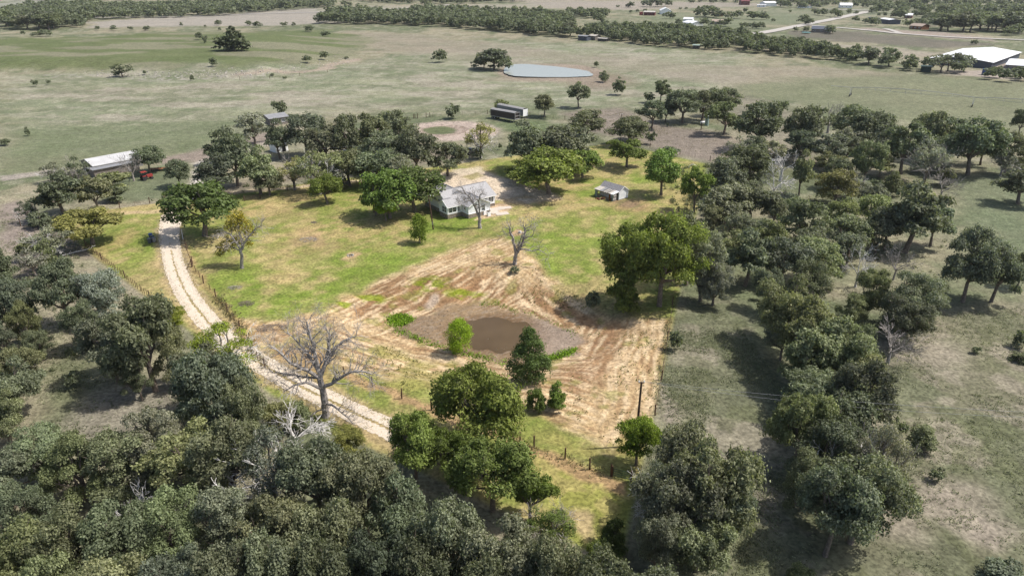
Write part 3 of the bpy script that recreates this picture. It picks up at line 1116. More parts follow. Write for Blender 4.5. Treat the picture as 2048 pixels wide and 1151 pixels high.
# units, slabs beside the house
for k, (px_, py_, s_) in enumerate(((969, 429, 0.9), (977.5, 431.5, 0.65))):
    ac = thing('heat_pump', 'taller pale heat pump against the right front of the white house' if k == 0 else 'lower pale unit just right of the taller heat pump by the house', 'heat pump', P(px_, py_), math.radians(37))
    MB().box(-0.4, 0.4, -0.3, 0.3, 0.06, s_ + 0.25).build('casing', M['trim'], ac)
    MB().cyl((0, 0), 0.27, s_ + 0.25, s_ + 0.31, 14).build('fan_grille', M['bingrey'], ac)
    MB().box(-0.5, 0.5, -0.4, 0.4, -0.3, 0.06).build('pad', M['concrete'], ac)
for k, (px_, py_, L_, W_, a_) in enumerate(((1004, 427, 1.6, 1.0, 20), (993, 418, 1.9, 1.2, 30), (1009, 415.5, 1.7, 0.9, 12), (987, 424, 1.3, 1.0, 48))):
    sl = MB().box(-L_, L_, -W_, W_, -0.25, 0.07 + 0.01 * k).build('paving_slab', M['concrete'])
    sl.location = P(px_, py_)
    sl.rotation_euler = (0, 0, math.radians(a_))
    tag(sl, ['nearest pale concrete slab on the ground right of the house', 'large pale concrete slab behind the nearest one by the house', 'pale slab farthest right beside the house corner', 'pale slab closest to the right wall of the house'][k], 'slab', 'concrete slabs by the house')

# ---- shed with lean-to
SC = P(1236.9, 400.4)
q1 = P(1256, 395.2)
sa = math.atan2(q1[1] - SC[1], q1[0] - SC[0])
shed = thing('garden_shed', 'small white shed with grey gable roof and open fronted patched lean-to', 'shed', SC, sa)
# local: u along the lit gable wall, v away along the shed
w = MB()
gable_solid(w, 0, 3.5, 0, 6.6, -0.3, 2.15, 3.35, 'v')
w.build('wall', M['white'], shed)
for k, sl in enumerate(roof_slabs(0, 3.5, 0, 6.6, 2.15, 3.35, 'v', 0.22, 0.09)):
    sl.build('roof', M['shingle_d'], shed)
MB().box(-0.05, 3.55, -0.05, 0.3, -0.4, 0.12).build('footing', M['stone'], shed)
for a, b in (((-0.22, -0.24, 2.02), (1.75, -0.24, 3.38)), ((1.75, -0.24, 3.38), (3.72, -0.24, 2.02))):
    MB().bar(a, b, 0.05, 0.16).build('barge_board', M['trim'], shed)
for u in (0.0, 3.5):
    MB().box(u - 0.06, u + 0.06, -0.05, 0.05, 0.1, 2.1).build('corner_board', M['greenboard'] if u == 0 else M['trim'], shed)
# lean-to on the -u side
lx = -2.0
for v_ in (0.5, 1.6, 2.6, 3.6, 4.6, 5.6, 6.45):
    MB().box(lx - 0.05, lx + 0.05, v_ - 0.05, v_ + 0.05, -0.3, 1.82).build('lean_to_post', M['greyboard'] if int(v_ * 2) % 2 else M['greenboard'], shed)
MB().bar((lx, 0.4, 1.84), (lx, 6.6, 1.84), 0.1, 0.12).build('beam', M['greyboard'], shed)
for v_ in np.arange(0.5, 6.7, 0.62):
    MB().bar((lx - 0.2, float(v_), 1.9), (0.05, float(v_), 2.2), 0.07, 0.09).build('rafter', M['palewood'], shed)


def tinsheet(v0, v1, m, dz=0.0, u0=-2.25, u1=0.12, tilt=0):
    mb = MB()
    n_ = max(2, int((v1 - v0) / 0.11))
    vs = []
    for i in range(n_ + 1):
        v_ = v0 + (v1 - v0) * i / n_
        z = 0.025 * (i % 2)
        for u in (u0, u1):
            vs.append((u, v_, 1.97 + (u + 2) * 0.15 + z + dz))
    mb.add(vs, [(2 * i, 2 * i + 1, 2 * i + 3, 2 * i + 2) for i in range(n_)])
    return mb.build('roofing_sheet', m, shed)


tinsheet(-0.1, 1.0, M['tinwhite'], 0.02)
tinsheet(0.9, 1.75, M['tin'], 0.04)
tinsheet(2.35, 2.55, M['tin'], 0.03)
tinsheet(3.05, 3.3, M['tin'], 0.03)
tinsheet(3.85, 4.9, M['tingrey'], 0.03)
tinsheet(4.8, 5.85, M['tin'], 0.05)
tinsheet(5.75, 6.75, M['tin'], 0.03)
# infill panels of the lean-to
for (v0, v1, z0, z1, m, nm) in ((5.65, 6.4, 0.0, 1.75, 'greenboard', 'wall_panel'), (4.65, 5.55, 0.0, 0.75, 'greyboard', 'wall_panel'), (1.0, 1.55, -0.1, 1.7, 'rustwood', 'door'), (0.12, 0.45, 0, 1.8, 'greenboard', 'wall_panel'), (1.65, 2.55, 0.0, 0.7, 'greyboard', 'wall_panel')):
    MB().box(lx - 0.03, lx + 0.03, v0, v1, z0, z1).build(nm, M[m], shed)
for k in range(5):      # glazed frames leaning in the openings
    v0 = 1.66 + k * 0.98
    fr = MB()
    fr.box(lx - 0.02, lx + 0.02, v0, v0 + 0.9, 1.6, 1.72)
    fr.box(lx - 0.02, lx + 0.02, v0 + 0.42, v0 + 0.48, 0.7, 1.6)
    fr.build('window', M['greyboard'], shed)
for k, (z0, z1, m) in enumerate(((0.0, 0.42, 'greyboard'), (0.45, 0.86, 'palewood'), (0.9, 1.3, 'greyboard'), (1.34, 1.72, 'palewood'))):
    MB().box(lx + 0.05 + 0.05 * k, -0.75 - 0.12 * (k % 2), 0.08, 0.13, z0, z1).build('board', M[m], shed)
MB().box(-0.5, -0.1, 0.2, 0.25, -0.1, 1.9).build('door', M['dark'], shed)
for k in range(9):      # heap of bricks in front
    q = P(1200 + R.uniform(-8, 9), 397.5 + R.uniform(-2, 3))
    bo = MB().box(-0.28, 0.28, -0.14, 0.14, 0, R.uniform(0.14, 0.3)).build('salvaged_block', M['rustwood'] if k % 2 else M['darkred'])
    bo.location = q
    bo.rotation_euler = (R.uniform(-.2, .2), R.uniform(-.2, .2), R.uniform(0, 3))
    tag(bo, 'reddish block in the heap in front of the shed lean-to', 'block', 'loose blocks before the lean-to')


# ---- simple gabled or flat buildings placed by two ground corners of their front
def building(name, label, cat, a, b, depth, eave, rise, roofm, wallm, ridge_par=True, openings=0, oh=0.4, zb_=None, group=None, doors=()):
    A_ = Vector(P(*a))
    B_ = Vector(P(*b))
    d_ = B_ - A_
    Lf = math.hypot(d_.x, d_.y)
    t = thing(name, label, cat, (A_.x, A_.y, min(A_.z, B_.z)), math.atan2(d_.y, d_.x), group)
    w_ = MB()
    gable_solid(w_, 0, Lf, 0, depth, -0.6, eave, eave + rise, 'u' if ridge_par else 'v')
    w_.build('wall', wallm, t)
    if rise < 0.1:
        MB().box(-oh, Lf + oh, -oh, depth + oh, eave + rise + 0.01, eave + rise + 0.16).build('roof', roofm, t)
    else:
        for sl in roof_slabs(0, Lf, 0, depth, eave, eave + rise, 'u' if ridge_par else 'v', oh, 0.15):
            sl.build('roof', roofm, t)
    for k in range(openings):
        c = Lf * (k + 0.5) / openings
        wall_window(t, (c, -0.01, eave * 0.55), (1, 0, 0), (0, -1, 0), min(1.4, Lf / openings * 0.45), eave * 0.35, 1)
    for (c0, c1, hh, m) in doors:
        MB().box(Lf * c0, Lf * c1, -0.06, 0.02, 0, hh).build('door', m, t)
    return t, Lf


building('long_barn', 'long low barn with white metal roof at the left farmyard', 'barn', (192, 350), (287, 331), 9, 2.7, 1.2, M['tinpale'], M['tingrey'], True, 0, 0.5, doors=((0.05, 0.2, 2.4, M['darkint']), (0.5, 0.62, 2.4, M['darkint'])))
t, Lf = building('open_lean_to', 'low grey lean-to roof along the front of the long barn', 'lean-to', (191, 356), (280, 338), 3.6, 2.2, 0.05, M['tingrey'], M['greyboard'], True, 0, 0.4)
building('farm_building', 'grey roofed farm building half hidden beyond the farmyard trees', 'building', (541, 252), (577, 247), 7, 2.8, 0.9, M['tingrey'], M['greyboard'], True, 2, 0.5)
building('small_white_shed', 'small white shed with pale flat roof among the farmyard trees', 'shed', (553, 306), (577, 301), 4.0, 2.5, 0.5, M['tinwhite'], M['trim'], True, 0, 0.4, doors=((0.5, 0.8, 2.0, M['darkint']),))
building('large_warehouse', 'big low warehouse with a wide white roof at the right', 'warehouse', (1857.8, 127.6), (1981, 138), 78, 3.6, 2.0, M['tinwhite'], M['navy'], False, 0, 0.8, doors=((0.3, 0.62, 3.0, M['trim']),))
t, Lf = building('metal_canopy', 'white open sided canopy right of the big warehouse', 'canopy', (2016, 141), (2085, 146), 34, 3.4, 1.4, M['tinwhite'], M['tingrey'], True, 0, 2.0)
FARB = [
    ('farmhouse', 'white roofed farmhouse behind the hedgerow, upper right of centre', 'house', (1364, 51), (1384, 53), 14, 3.2, 1.8, 'tinwhite', 'trim', True, 3),
    ('annex', 'small white annex directly behind the farmhouse with white roof', 'annex', (1366, 45), (1384, 45.5), 9, 3.6, 1.5, 'tinwhite', 'trim', True, 1),
    ('white_barn', 'tall white gabled barn in the upper middle distance', 'barn', (1321, 29), (1342, 29.5), 24, 5, 3, 'tinwhite', 'trim', False, 0),
    ('low_barn', 'low brick red barn with pale roof beside the tall white barn', 'barn', (1287, 31), (1309, 31.5), 10, 4, 1.2, 'tin', 'darkred', True, 0),
    ('red_container', 'bright red container at the left end of the low barn', 'container', (1278.5, 30.5), (1283, 30.7), 5, 3.5, 0.05, 'red', 'red', True, 0),
    ('field_shed', 'brown field shed among trees in the far pasture', 'shed', (1428, 33), (1438, 33.5), 8, 3, 1, 'tanroof', 'rustwood', True, 0),
    ('far_bungalow', 'tan roofed bungalow between two round trees beyond the hedgerow', 'bungalow', (1424, 49), (1446, 49.5), 12, 3, 1.8, 'tanroof', 'greyboard', True, 2),
    ('red_barn', 'dark red barn at the top edge of the view', 'barn', (1482, 10.5), (1499, 10.5), 16, 6, 2.5, 'darkred', 'darkred', True, 0),
    ('long_white_barn', 'long white roofed barn at the top, right of the red barn', 'barn', (1530, 13), (1553, 13), 20, 5, 2, 'tinwhite', 'trim', True, 0),
    ('white_trailer_home', 'low white trailer home left of the long white barn', 'trailer home', (1514, 14.5), (1531, 14.8), 7, 3.2, 0.5, 'tinwhite', 'trim', True, 2),
    ('pale_house', 'pale roofed house near the top, left of the white garden wall', 'house', (1595, 16), (1619, 16.5), 14, 3.4, 2, 'tanroof', 'trim', True, 2),
    ('dark_roof_house', 'blue grey roofed house by the fork of the country roads', 'house', (1622, 65), (1661, 66.5), 12, 3.2, 2.2, 'navy', 'greyboard', True, 3),
    ('white_villa', 'white villa with pale hipped roof near the top right', 'villa', (1680, 16), (1704, 16.5), 14, 4, 3, 'tinwhite', 'trim', True, 3),
    ('long_blue_shed', 'long blue grey shed with white end beside the country road', 'shed', (1757, 46), (1777, 49), 12, 4.5, 0.8, 'tinwhite', 'navy', True, 0),
    ('dark_open_shed', 'dark open shed left of the long blue grey shed', 'shed', (1735, 42.5), (1756, 46), 9, 4, 0.4, 'dark', 'darkint', True, 0),
    ('tree_shaded_house', 'white roofed house between trees at the upper right', 'house', (1808, 36.5), (1823, 37), 13, 3.4, 1.8, 'tinwhite', 'darkred', True, 2),
    ('tan_house', 'tan roofed house with dark porch north of the country road', 'house', (1818, 58), (1842, 60), 12, 3.2, 2.0, 'tanroof', 'rustwood', True, 3),
    ('tiny_white_shed', 'small pale shed between big trees at the far right', 'shed', (1908, 47), (1921, 48), 8, 4, 1, 'tinwhite', 'navy', True, 0),
    ('far_right_house', 'pale gabled house nearly hidden by trees at the far upper right', 'house', (1981, 23), (1993, 23), 12, 3.5, 2, 'tanroof', 'trim', True, 0),
    ('ruined_cabin', 'grey tin roofed cabin at the left end of the hedgerow', 'cabin', (1156, 81), (1173, 82), 6, 3.6, 0.5, 'tingrey', 'navy', True, 0),
    ('tin_lean_to', 'bright tin lean-to right of the grey cabin by the hedgerow', 'lean-to', (1177, 80), (1190, 81), 7, 3.4, 0.8, 'tin', 'greyboard', True, 0),
    ('low_tin_shed', 'low tin shed farthest right of the cabin group', 'shed', (1195, 82.5), (1212, 83.5), 6, 2.2, 0.3, 'tin', 'dark', True, 0),
    ('hedgerow_shed', 'small dark shed under the middle of the hedgerow', 'shed', (1385, 98), (1397, 98.5), 5, 2.6, 0.4, 'greenboard', 'dark', True, 0),
    ('green_container', 'dark green container under the trees left of the warehouse', 'container', (1841, 144), (1861, 145), 6, 3.0, 0.05, 'greenmetal', 'greenmetal', True, 0),
]
for (nm, lb, ct, a, b, dp, ev, rs, rm, wm_, par, op) in FARB:
    building(nm, lb, ct, a, b, dp, ev, rs, M[rm], M[wm_], par, op, 0.5)
t = thing('blue_tank', 'small blue tank in the yard in front of the warehouse', 'tank', P(1969, 150))
MB().cyl((0, 0), 1.6, -0.2, 3.2, 14).build('shell', M['blue'], t)
MB().cyl((0, 0), 1.65, 3.2, 3.6, 14, 0.4).build('lid', M['blue'], t)
t = thing('trampoline', 'round teal trampoline on the lawn before the blue grey roofed house', 'trampoline', P(1612, 67.5))
MB().cyl((0, 0), 4.0, 0.9, 1.2, 20).build('mat', M['teal'], t)
for k in range(5):
    a = k * 1.257
    MB().cyl((3.7 * math.cos(a), 3.7 * math.sin(a)), 0.08, -0.2, 0.9, 5).build('leg', M['tingrey'], t)


# ---- trailers
def grain_trailer(name, label, a, b, side, roofm, endopen, width=2.7, L=None):
    A_ = Vector(P(*a))
    B_ = Vector(P(*b))
    d_ = B_ - A_
    Lf = L or math.hypot(d_.x, d_.y)
    t = thing(name, label, 'trailer', A_, math.atan2(d_.y, d_.x))
    MB().box(0, Lf, 0, 0.09, 1.15, 3.6).build('side_panel', side, t)
    MB().box(0, Lf, width - 0.09, width, 1.15, 3.6).build('side_panel', side, t)
    MB().box(0, 0.1, 0.095, width - 0.095, 1.15, 3.55).build('end_panel', M['alum'], t)
    MB().box(0.12, Lf - 0.1, 0.1, width - 0.1, 1.15, 1.35).build('floor', M['alum'], t)
    if not endopen:
        MB().box(Lf - 0.1, Lf, 0.095, width - 0.095, 0.9, 3.6).build('end_panel', M['trim'], t)
    else:
        fr = MB()
        for p0, p1 in (((Lf, 0, 1.1), (Lf, 0, 3.7)), ((Lf, width, 1.1), (Lf, width, 3.7)), ((Lf, 0, 3.65), (Lf, width, 3.65)), ((Lf, 0, 2.4), (Lf, width, 2.4)), ((Lf, 0, 1.15), (Lf, width, 1.15))):
            fr.bar(p0, p1, 0.16)
        fr.build('end_frame', M['alum'], t)
        MB().box(Lf - 0.4, Lf - 0.32, 0.1, width - 0.1, 1.4, 3.5).build('end_panel', M['tarp'], t)
    rf = MB()
    n_ = 8
    vs = []
    for i in range(n_ + 1):
        y_ = -0.05 + (width + 0.1) * i / n_
        z_ = 3.62 + 0.38 * math.sin(math.pi * i / n_)
        vs += [(-0.05, y_, z_), (Lf - 0.2, y_, z_)]
    rf.add(vs, [(2 * i, 2 * i + 1, 2 * i + 3, 2 * i + 2) for i in range(n_)])
    rf.build('tarp_roof', roofm, t)
    for y_ in (-0.03, width + 0.03):
        MB().bar((0, y_, 3.6), (Lf, y_, 3.6), 0.1, 0.12).build('top_rail', M['alum'], t)
        MB().bar((0, y_, 1.12), (Lf, y_, 1.12), 0.1, 0.2).build('bottom_rail', M['alum'], t)
    for k in range(1, 12):
        MB().box(Lf * k / 12 - 0.03, Lf * k / 12 + 0.03, -0.04, -0.002, 1.2, 3.55).build('side_post', side, t)
    MB().box(1, Lf * 0.9, 0.9, 1.0, 0.75, 1.12).build('chassis_beam', M['dark'], t)
    MB().box(1, Lf * 0.9, width - 1.0, width - 0.9, 0.75, 1.12).build('chassis_beam', M['dark'], t)
    for x_ in (0.9, 2.15):
        for y_ in (0.0, width - 0.5):
            wm = MB()
            wm.tube([(x_, y_, 0.5), (x_, y_ + 0.5, 0.5)], 0.5, 14)
            wo_ = wm.build('wheel', M['rubber'], t)
            hb = MB()
            hb.tube([(x_, y_ - 0.03 if y_ < 1 else y_ + 0.53, 0.5), (x_, y_ + 0.02 if y_ < 1 else y_ + 0.48, 0.5)], 0.26, 10)
            hb.build('hub', M['alum'], wo_)
    for y_ in (0.4, width - 0.5):
        MB().box(Lf * 0.8, Lf * 0.8 + 0.14, y_, y_ + 0.14, 0.0, 1.1).build('landing_leg', M['alum'], t)
        MB().box(Lf * 0.8 - 0.1, Lf * 0.8 + 0.24, y_ - 0.08, y_ + 0.22, -0.05, 0.04).build('foot', M['alum'], t)
    return t


grain_trailer('grain_trailer', 'dark brown sided grain trailer parked in front of the white one', (981, 236.5), (1030, 246), M['tarp'], M['tarproof'], True)
grain_trailer('grain_trailer', 'white grain trailer parked behind the dark brown sided one', (994, 227), (1046, 237.5), M['tingrey'], M['tarproof'], False)

# ---- bins
def wheeled_bin(label, loc, rz, bodym, lidm, lying=False):
    t = thing('wheeled_bin', label, 'bin', loc, rz)
    b = MB()
    vs = [(-.27, -.3, .08), (.27, -.3, .08), (.27, .3, .08), (-.27, .3, .08), (-.34, -.4, 1.0), (.34, -.4, 1.0), (.34, .4, 1.0), (-.34, .4, 1.0)]
    b.add(vs, [(3, 2, 1, 0), (4, 5, 6, 7), (0, 1, 5, 4), (1, 2, 6, 5), (2, 3, 7, 6), (3, 0, 4, 7)])
    b.build('body', bodym, t)
    l = MB()
    l.box(-.37, .37, -.44, .42, 1.0, 1.07)
    l.box(-.3, .3, -.36, .34, 1.07, 1.12)
    l.build('lid', lidm, t)
    MB().tube([(-.32, .47, .95), (.32, .47, .95)], 0.03, 6).build('handle', lidm, t)
    for s in (-1, 1):
        MB().tube([(s * .28, .34, .13), (s * .36, .34, .13)], 0.13, 10).build('wheel', M['rubber'], t)
    return t


wheeled_bin('blue wheeled bin standing beside the gravel driveway', P(302.5, 476), 0.3, M['blue'], M['blue'])
wheeled_bin('left grey wheeled bin in front of the blue bin', P(300.5, 486), 0.2, M['bingrey'], M['bingrey'])
wheeled_bin('right pale grey wheeled bin in front of the blue bin', P(308, 484), -0.5, M['alum'], M['bingrey'])
wheeled_bin('dark wheeled bin between the blue and the grey bins', P(305.5, 480), 0.9, M['dark'], M['dark'])


# ---- vehicles
def pickup(label, loc, rz, m, cat='pickup'):
    t = thing('pickup_truck', label, cat, loc, rz)
    b = MB()
    b.box(-2.7, 2.7, -.95, .95, .5, 1.05)
    b.box(-2.7, -0.6, -.95, -.87, 1.05, 1.35)
    b.box(-2.7, -0.6, .87, .95, 1.05, 1.35)
    b.box(-2.7, -2.62, -.87, .87, 1.05, 1.35)
    b.add([(-.6, -.93, 1.05), (1.5, -.93, 1.05), (1.5, .93, 1.05), (-.6, .93, 1.05), (-.45, -.75, 1.8), (.7, -.75, 1.8), (.7, .75, 1.8), (-.45, .75, 1.8)],
          [(4, 5, 6, 7), (0, 1, 5, 4), (1, 2, 6, 5), (2, 3, 7, 6), (3, 0, 4, 7)])
    b.box(1.45, 2.65, -.88, .88, 1.05, 1.15)
    b.build('body', m, t)
    g = MB()
    g.add([(1.42, -.8, 1.12), (1.42, .8, 1.12), (.76, .7, 1.74), (.76, -.7, 1.74)], [(0, 1, 2, 3)])
    g.build('windscreen', M['glass'], t)
    for s in (-1, 1):
        MB().add([(0, 0, 0)], []) if False else None
        g = MB()
        g.add([(-.5, s * .93, 1.15), (1.15, s * .93, 1.15), (.65, s * .79, 1.72), (-.42, s * .79, 1.72)], [(0, 1, 2, 3)])
        g.build('side_window', M['glass'], t)
        MB().box(2.66, 2.74, s * .7 - .15, s * .7 + .15, .75, .95).build('headlight', M['trim'], t)
        for x_ in (-1.7, 1.75):
            w_ = MB().tube([(x_, s * .72, .4), (x_, s * .98, .4)], 0.4, 14).build('wheel', M['rubber'], t)
            MB().tube([(x_, s * .96, .4), (x_, s * 1.0, .4)], 0.22, 10).build('hub', M['alum'], w_)
    return t


pickup('dark pickup truck parked by the solitary tree near the turnaround', P(940, 307), 1.0, M['dark'])
pickup('dark pickup truck under the trees left of the turnaround', P(690, 311), 0.2, M['dark'])
# red tractor with a mower deck
t = thing('lawn_tractor', 'small red tractor parked under the bare tree by the long barn', 'tractor', P(294, 359), 0.9)
MB().box(0.1, 1.7, -.42, .42, .7, 1.35).build('bonnet', M['red'], t)
MB().box(-1.2, 0.1, -.6, .6, .6, .95).build('chassis', M['dark'], t)
for s in (-1, 1):
    MB().box(-1.3, -0.3, s * .62 - .2, s * .62 + .2, 1.15, 1.3).build('fender', M['red'], t)
    MB().tube([(-.85, s * .55, .6), (-.85, s * .9, .6)], 0.6, 14).build('rear_wheel', M['rubber'], t)
    MB().tube([(1.3, s * .5, .35), (1.3, s * .72, .35)], 0.35, 12).build('front_wheel', M['rubber'], t)
MB().box(-.9, -.35, -.28, .28, .95, 1.5).build('seat', M['dark'], t)
MB().tube([(.0, 0, 1.1), (-.2, 0, 1.65)], 0.03, 5).build('steering_column', M['dark'], t)
MB().box(-1.3, 0.2, -.75, .75, 2.3, 2.36).build('canopy', M['red'], t)
for s in (-1, 1):
    MB().tube([(-1.2, s * .6, .9), (-1.2, s * .68, 2.3)], 0.035, 5).build('roll_bar', M['dark'], t)
# utility trailer under the round tree
t = thing('flat_trailer', 'rusty flat trailer in the shade behind the round tree by the barn', 'trailer', P(318, 341), 0.25)
MB().box(-2.4, 2.4, -1, 1, .55, .68).build('deck', M['rustwood'], t)
MB().bar((2.4, 0, .55), (3.8, 0, .5), .12).build('drawbar', M['dark'], t)
for s in (-1, 1):
    MB().tube([(-.3, s * 1.02, .38), (-.3, s * 1.25, .38)], .38, 12).build('wheel', M['rubber'], t)
# pale cylinder tanks
t = thing('water_tank', 'pale upright tank standing among the trees right of the property', 'tank', P(1413, 251))
MB().cyl((0, 0), .75, 0, 3.6, 14).build('shell', M['greenboard'], t)
MB().cyl((0, 0), .78, 3.6, 3.9, 14, .2).build('cap', M['trim'], t)
t = thing('pressure_tank', 'low white horizontal tank left of the pale upright tank', 'tank', P(1407, 249.5), .2)
MB().tube([(-1.4, 0, .9), (-1.25, 0, .9), (1.25, 0, .9), (1.4, 0, .9)], [.3, .5, .5, .3], 12).build('shell', M['trim'], t)
for x_ in (-.8, .8):
    MB().box(x_ - .1, x_ + .1, -.4, .4, 0, .5).build('leg', M['tingrey'], t)


# ------------------------------------------------------------------ poles and lines
def util_pole(label, px_, py_, hgt, transformer=False, arm=False, lean=(0, 0), group='wooden utility poles'):
    b = P(px_, py_)
    t = thing('utility_pole', label, 'utility pole', b, 0, group)
    MB().tube([(0, 0, -.5), (lean[0] * .5, lean[1] * .5, hgt / 2), (lean[0], lean[1], hgt)], [.17, .15, .12], 8).build('shaft', M['pole'], t)
    if arm:
        MB().bar((-1.0, 0, hgt - .5), (1.0, 0, hgt - .5), .1, .12).build('crossarm', M['pole'], t)
        for x_ in (-.9, .9):
            MB().cyl((x_, 0), .06, hgt - .44, hgt - .2, 6).build('insulator', M['trim'], t)
    else:
        MB().bar((-.35, 0, hgt - .05), (.35, 0, hgt - .12), .08, .08).build('bracket', M['pole'], t)
        for x_ in (-.3, .3):
            MB().cyl((x_, 0), .06, hgt - .05, hgt + .2, 6).build('insulator', M['trim'], t)
    if transformer:
        tm = MB().cyl((.35, -.1), .27, hgt - 2.1, hgt - 1.1, 12).build('transformer', M['alum'], t)
        MB().cyl((.35, -.1), .05, hgt - 1.1, hgt - .8, 6).build('bushing', M['trim'], tm)
    return t, Vector((b[0] + lean[0], b[1] + lean[1], b[2] + hgt))


_, pA = util_pole('utility pole with transformer left of the big oak beside the house', 748, 425, 8.0, True)
tB, pB = util_pole('bare service pole standing at the left front corner of the house', 867, 459, 8.0, False, lean=(-.75, .1))
MB().box(-.28, .02, -.16, -.05, 1.2, 1.9).build('meter_box', M['alum'], tB)
_, pC = util_pole('utility pole beside the bright shrub on the right edge of the property', 1271, 891, 9.4)
_, pD = util_pole('utility pole rising through the tree next to the turnaround', 962, 318, 10.2)
_, pE = util_pole('utility pole behind the top corner of the property', 1241, 263, 6.2)
_, pF = util_pole('utility pole among the oaks right of the top corner', 1402, 260, 8.2)
qG = P(2460, 960)
_, pG = util_pole('utility pole at the far right of the lower pasture', 2460, 960, 9.0, False, True)
_, pH = util_pole('utility pole hidden behind the farmyard oaks', 520, 372, 9.0)


def wire(label, a, b, sag, name='power_line', rad=0.014, m='wire'):
    a = Vector(a)
    b = Vector(b)
    pts = []
    for i in range(25):
        t = i / 24
        p = a.lerp(b, t)
        p.z -= sag * 4 * t * (1 - t)
        pts.append(p)
    o = MB().tube(pts, rad, 4, False).build(name, M[m])
    return tag(o, label, 'power line')


wire('upper overhead wire crossing the lower right pasture', pC + Vector((.3, 0, .1)), pG + Vector((.9, 0, -.2)), 1.2)
wire('lower overhead wire crossing the lower right pasture', pC + Vector((-.3, 0, .1)), pG + Vector((-.9, 0, -.2)), 1.9)
wire('upper service wire between the transformer pole and the house pole', pA + Vector((.3, 0, 0)), pB, .5, rad=.012)
wire('lower service wire from the transformer pole to the white house', pA + Vector((0, 0, -.5)), Vector(HA) + Vector((3.4, 2.5, 4.2)), .6, rad=.012)
wire('overhead wire from the turnaround pole to the farmyard trees', pD, pH, 1.2)
wire('overhead wire from the turnaround pole to the top corner pole', pD, pE, 1.2)
wire('overhead wire between the two poles behind the top corner', pE, pF, .8)


# ------------------------------------------------------------------ fences and gates
post_me = MB().tube([(0, 0, -.4), (0.02, 0, 1.35)], [.055, .05], 6).mesh('post', M['postwood'])
tpost_me = MB().box(-.025, .025, -.025, .025, -.3, 1.35).mesh('steel_post', M['rustpipe'])
bigpost_me = MB().tube([(0, 0, -.5), (0.0, 0, 1.7)], [.11, .1], 7).mesh('brace_post', M['postwood'])


def fence(label, pts, spacing, steel=False, wires=4, hgt=1.25, group=None):
    pts = [Vector((*P2(*p), 0)) for p in pts]
    b = P(*[0, 0]) if False else None
    root = thing('wire_fence', label, 'fence', (pts[0].x, pts[0].y, hz(pts[0].x, pts[0].y)), 0, group)
    base = Vector(root.location)
    pos = []
    for i in range(len(pts) - 1):
        n_ = max(1, int((pts[i + 1] - pts[i]).length / spacing))
        for k in range(n_):
            q = pts[i].lerp(pts[i + 1], k / n_)
            pos.append((q + Vector((R.uniform(-.06, .06), R.uniform(-.06, .06), 0)), k == 0))
    pos.append((pts[-1], True))
    g = []
    for q, corner in pos:
        z = hz(q.x, q.y)
        me = bigpost_me if corner else (tpost_me if steel and R.random() < .8 else post_me)
        o = bpy.data.objects.new('post', me)
        COL.objects.link(o)
        o.parent = root
        o.location = Vector((q.x, q.y, z)) - base
        o.rotation_euler = (R.uniform(-.05, .05), R.uniform(-.05, .05), R.uniform(0, 3))
        g.append(Vector((q.x, q.y, z)) - base)
    for k in range(wires):
        h_ = hgt * (k + 1) / wires - .05
        MB().tube([p + Vector((0, 0, h_)) for p in g], .009, 3, False).build('wire', M['rustwire'], root)
    return root


fence('wire fence following the inner side of the gravel driveway', [(366, 472), (374, 500), (385, 533), (408, 566), (432, 594), (456, 624), (480, 658), (503, 700), (530, 735)], 2.6)
fence('wire fence from the dead tree to the gate by the lower right corner', [(690, 752), (745, 773), (803, 797), (862, 820), (925, 846), (990, 868), (1040, 884), (1068, 893), (1130, 917), (1180, 938), (1222, 951)], 3.2, True)
fence('closely posted wire fence along the lower left side of the property', [(172, 492), (205, 520), (250, 556), (300, 597), (345, 632)], 1.15)
fence('wire fence along the grass verge north of the driveway entrance', [(240, 418), (300, 407), (330, 402), (352, 398), (380, 394)], 3.0, True)
fence('wire fence along the lane behind the upper left lawn', [(522, 386), (575, 381), (640, 377), (720, 372)], 3.2, True)
fence('faint wire fence outside the upper right property edge', [(1240, 284), (1300, 296), (1360, 309), (1420, 322)], 4.0, True)
fence('wire fence down the right edge of the property', [(1345, 610), (1335, 680), (1322, 760), (1310, 830)], 3.0, True)
fence('wire pasture fence running behind the turnaround and trailers', [(640, 246), (760, 240), (830, 236), (900, 232), (975, 228), (1060, 232), (1130, 240), (1210, 246)], 5.0, True)
fence('pasture fence at the foot of the stony bank on the hill', [(480, 160), (540, 158), (600, 152), (655, 145)], 7.0)


def panel_gate(name, label, cat, a, b, h=1.3, bars=5, m='pipe', leaves=1):
    A_ = Vector(P(*a))
    B_ = Vector(P(*b))
    d_ = B_ - A_
    t = thing(name, label, cat, A_, math.atan2(d_.y, d_.x))
    Lf = math.hypot(d_.x, d_.y)
    for x_ in (0, Lf):
        MB().tube([(x_, 0, -.4), (x_, 0, h + .35)], .1, 8).build('gate_post', M['postwood'], t)
    for k in range(bars):
        z_ = .25 + (h - .25) * k / (bars - 1)
        MB().tube([(.12, 0, z_), (Lf - .12, 0, z_)], .03, 5).build('rail', M[m], t)
    for x_ in (.12, Lf / 2, Lf - .12):
        MB().tube([(x_, .03, .2), (x_, .03, h)], .025, 5).build('stile', M[m], t)
    return t


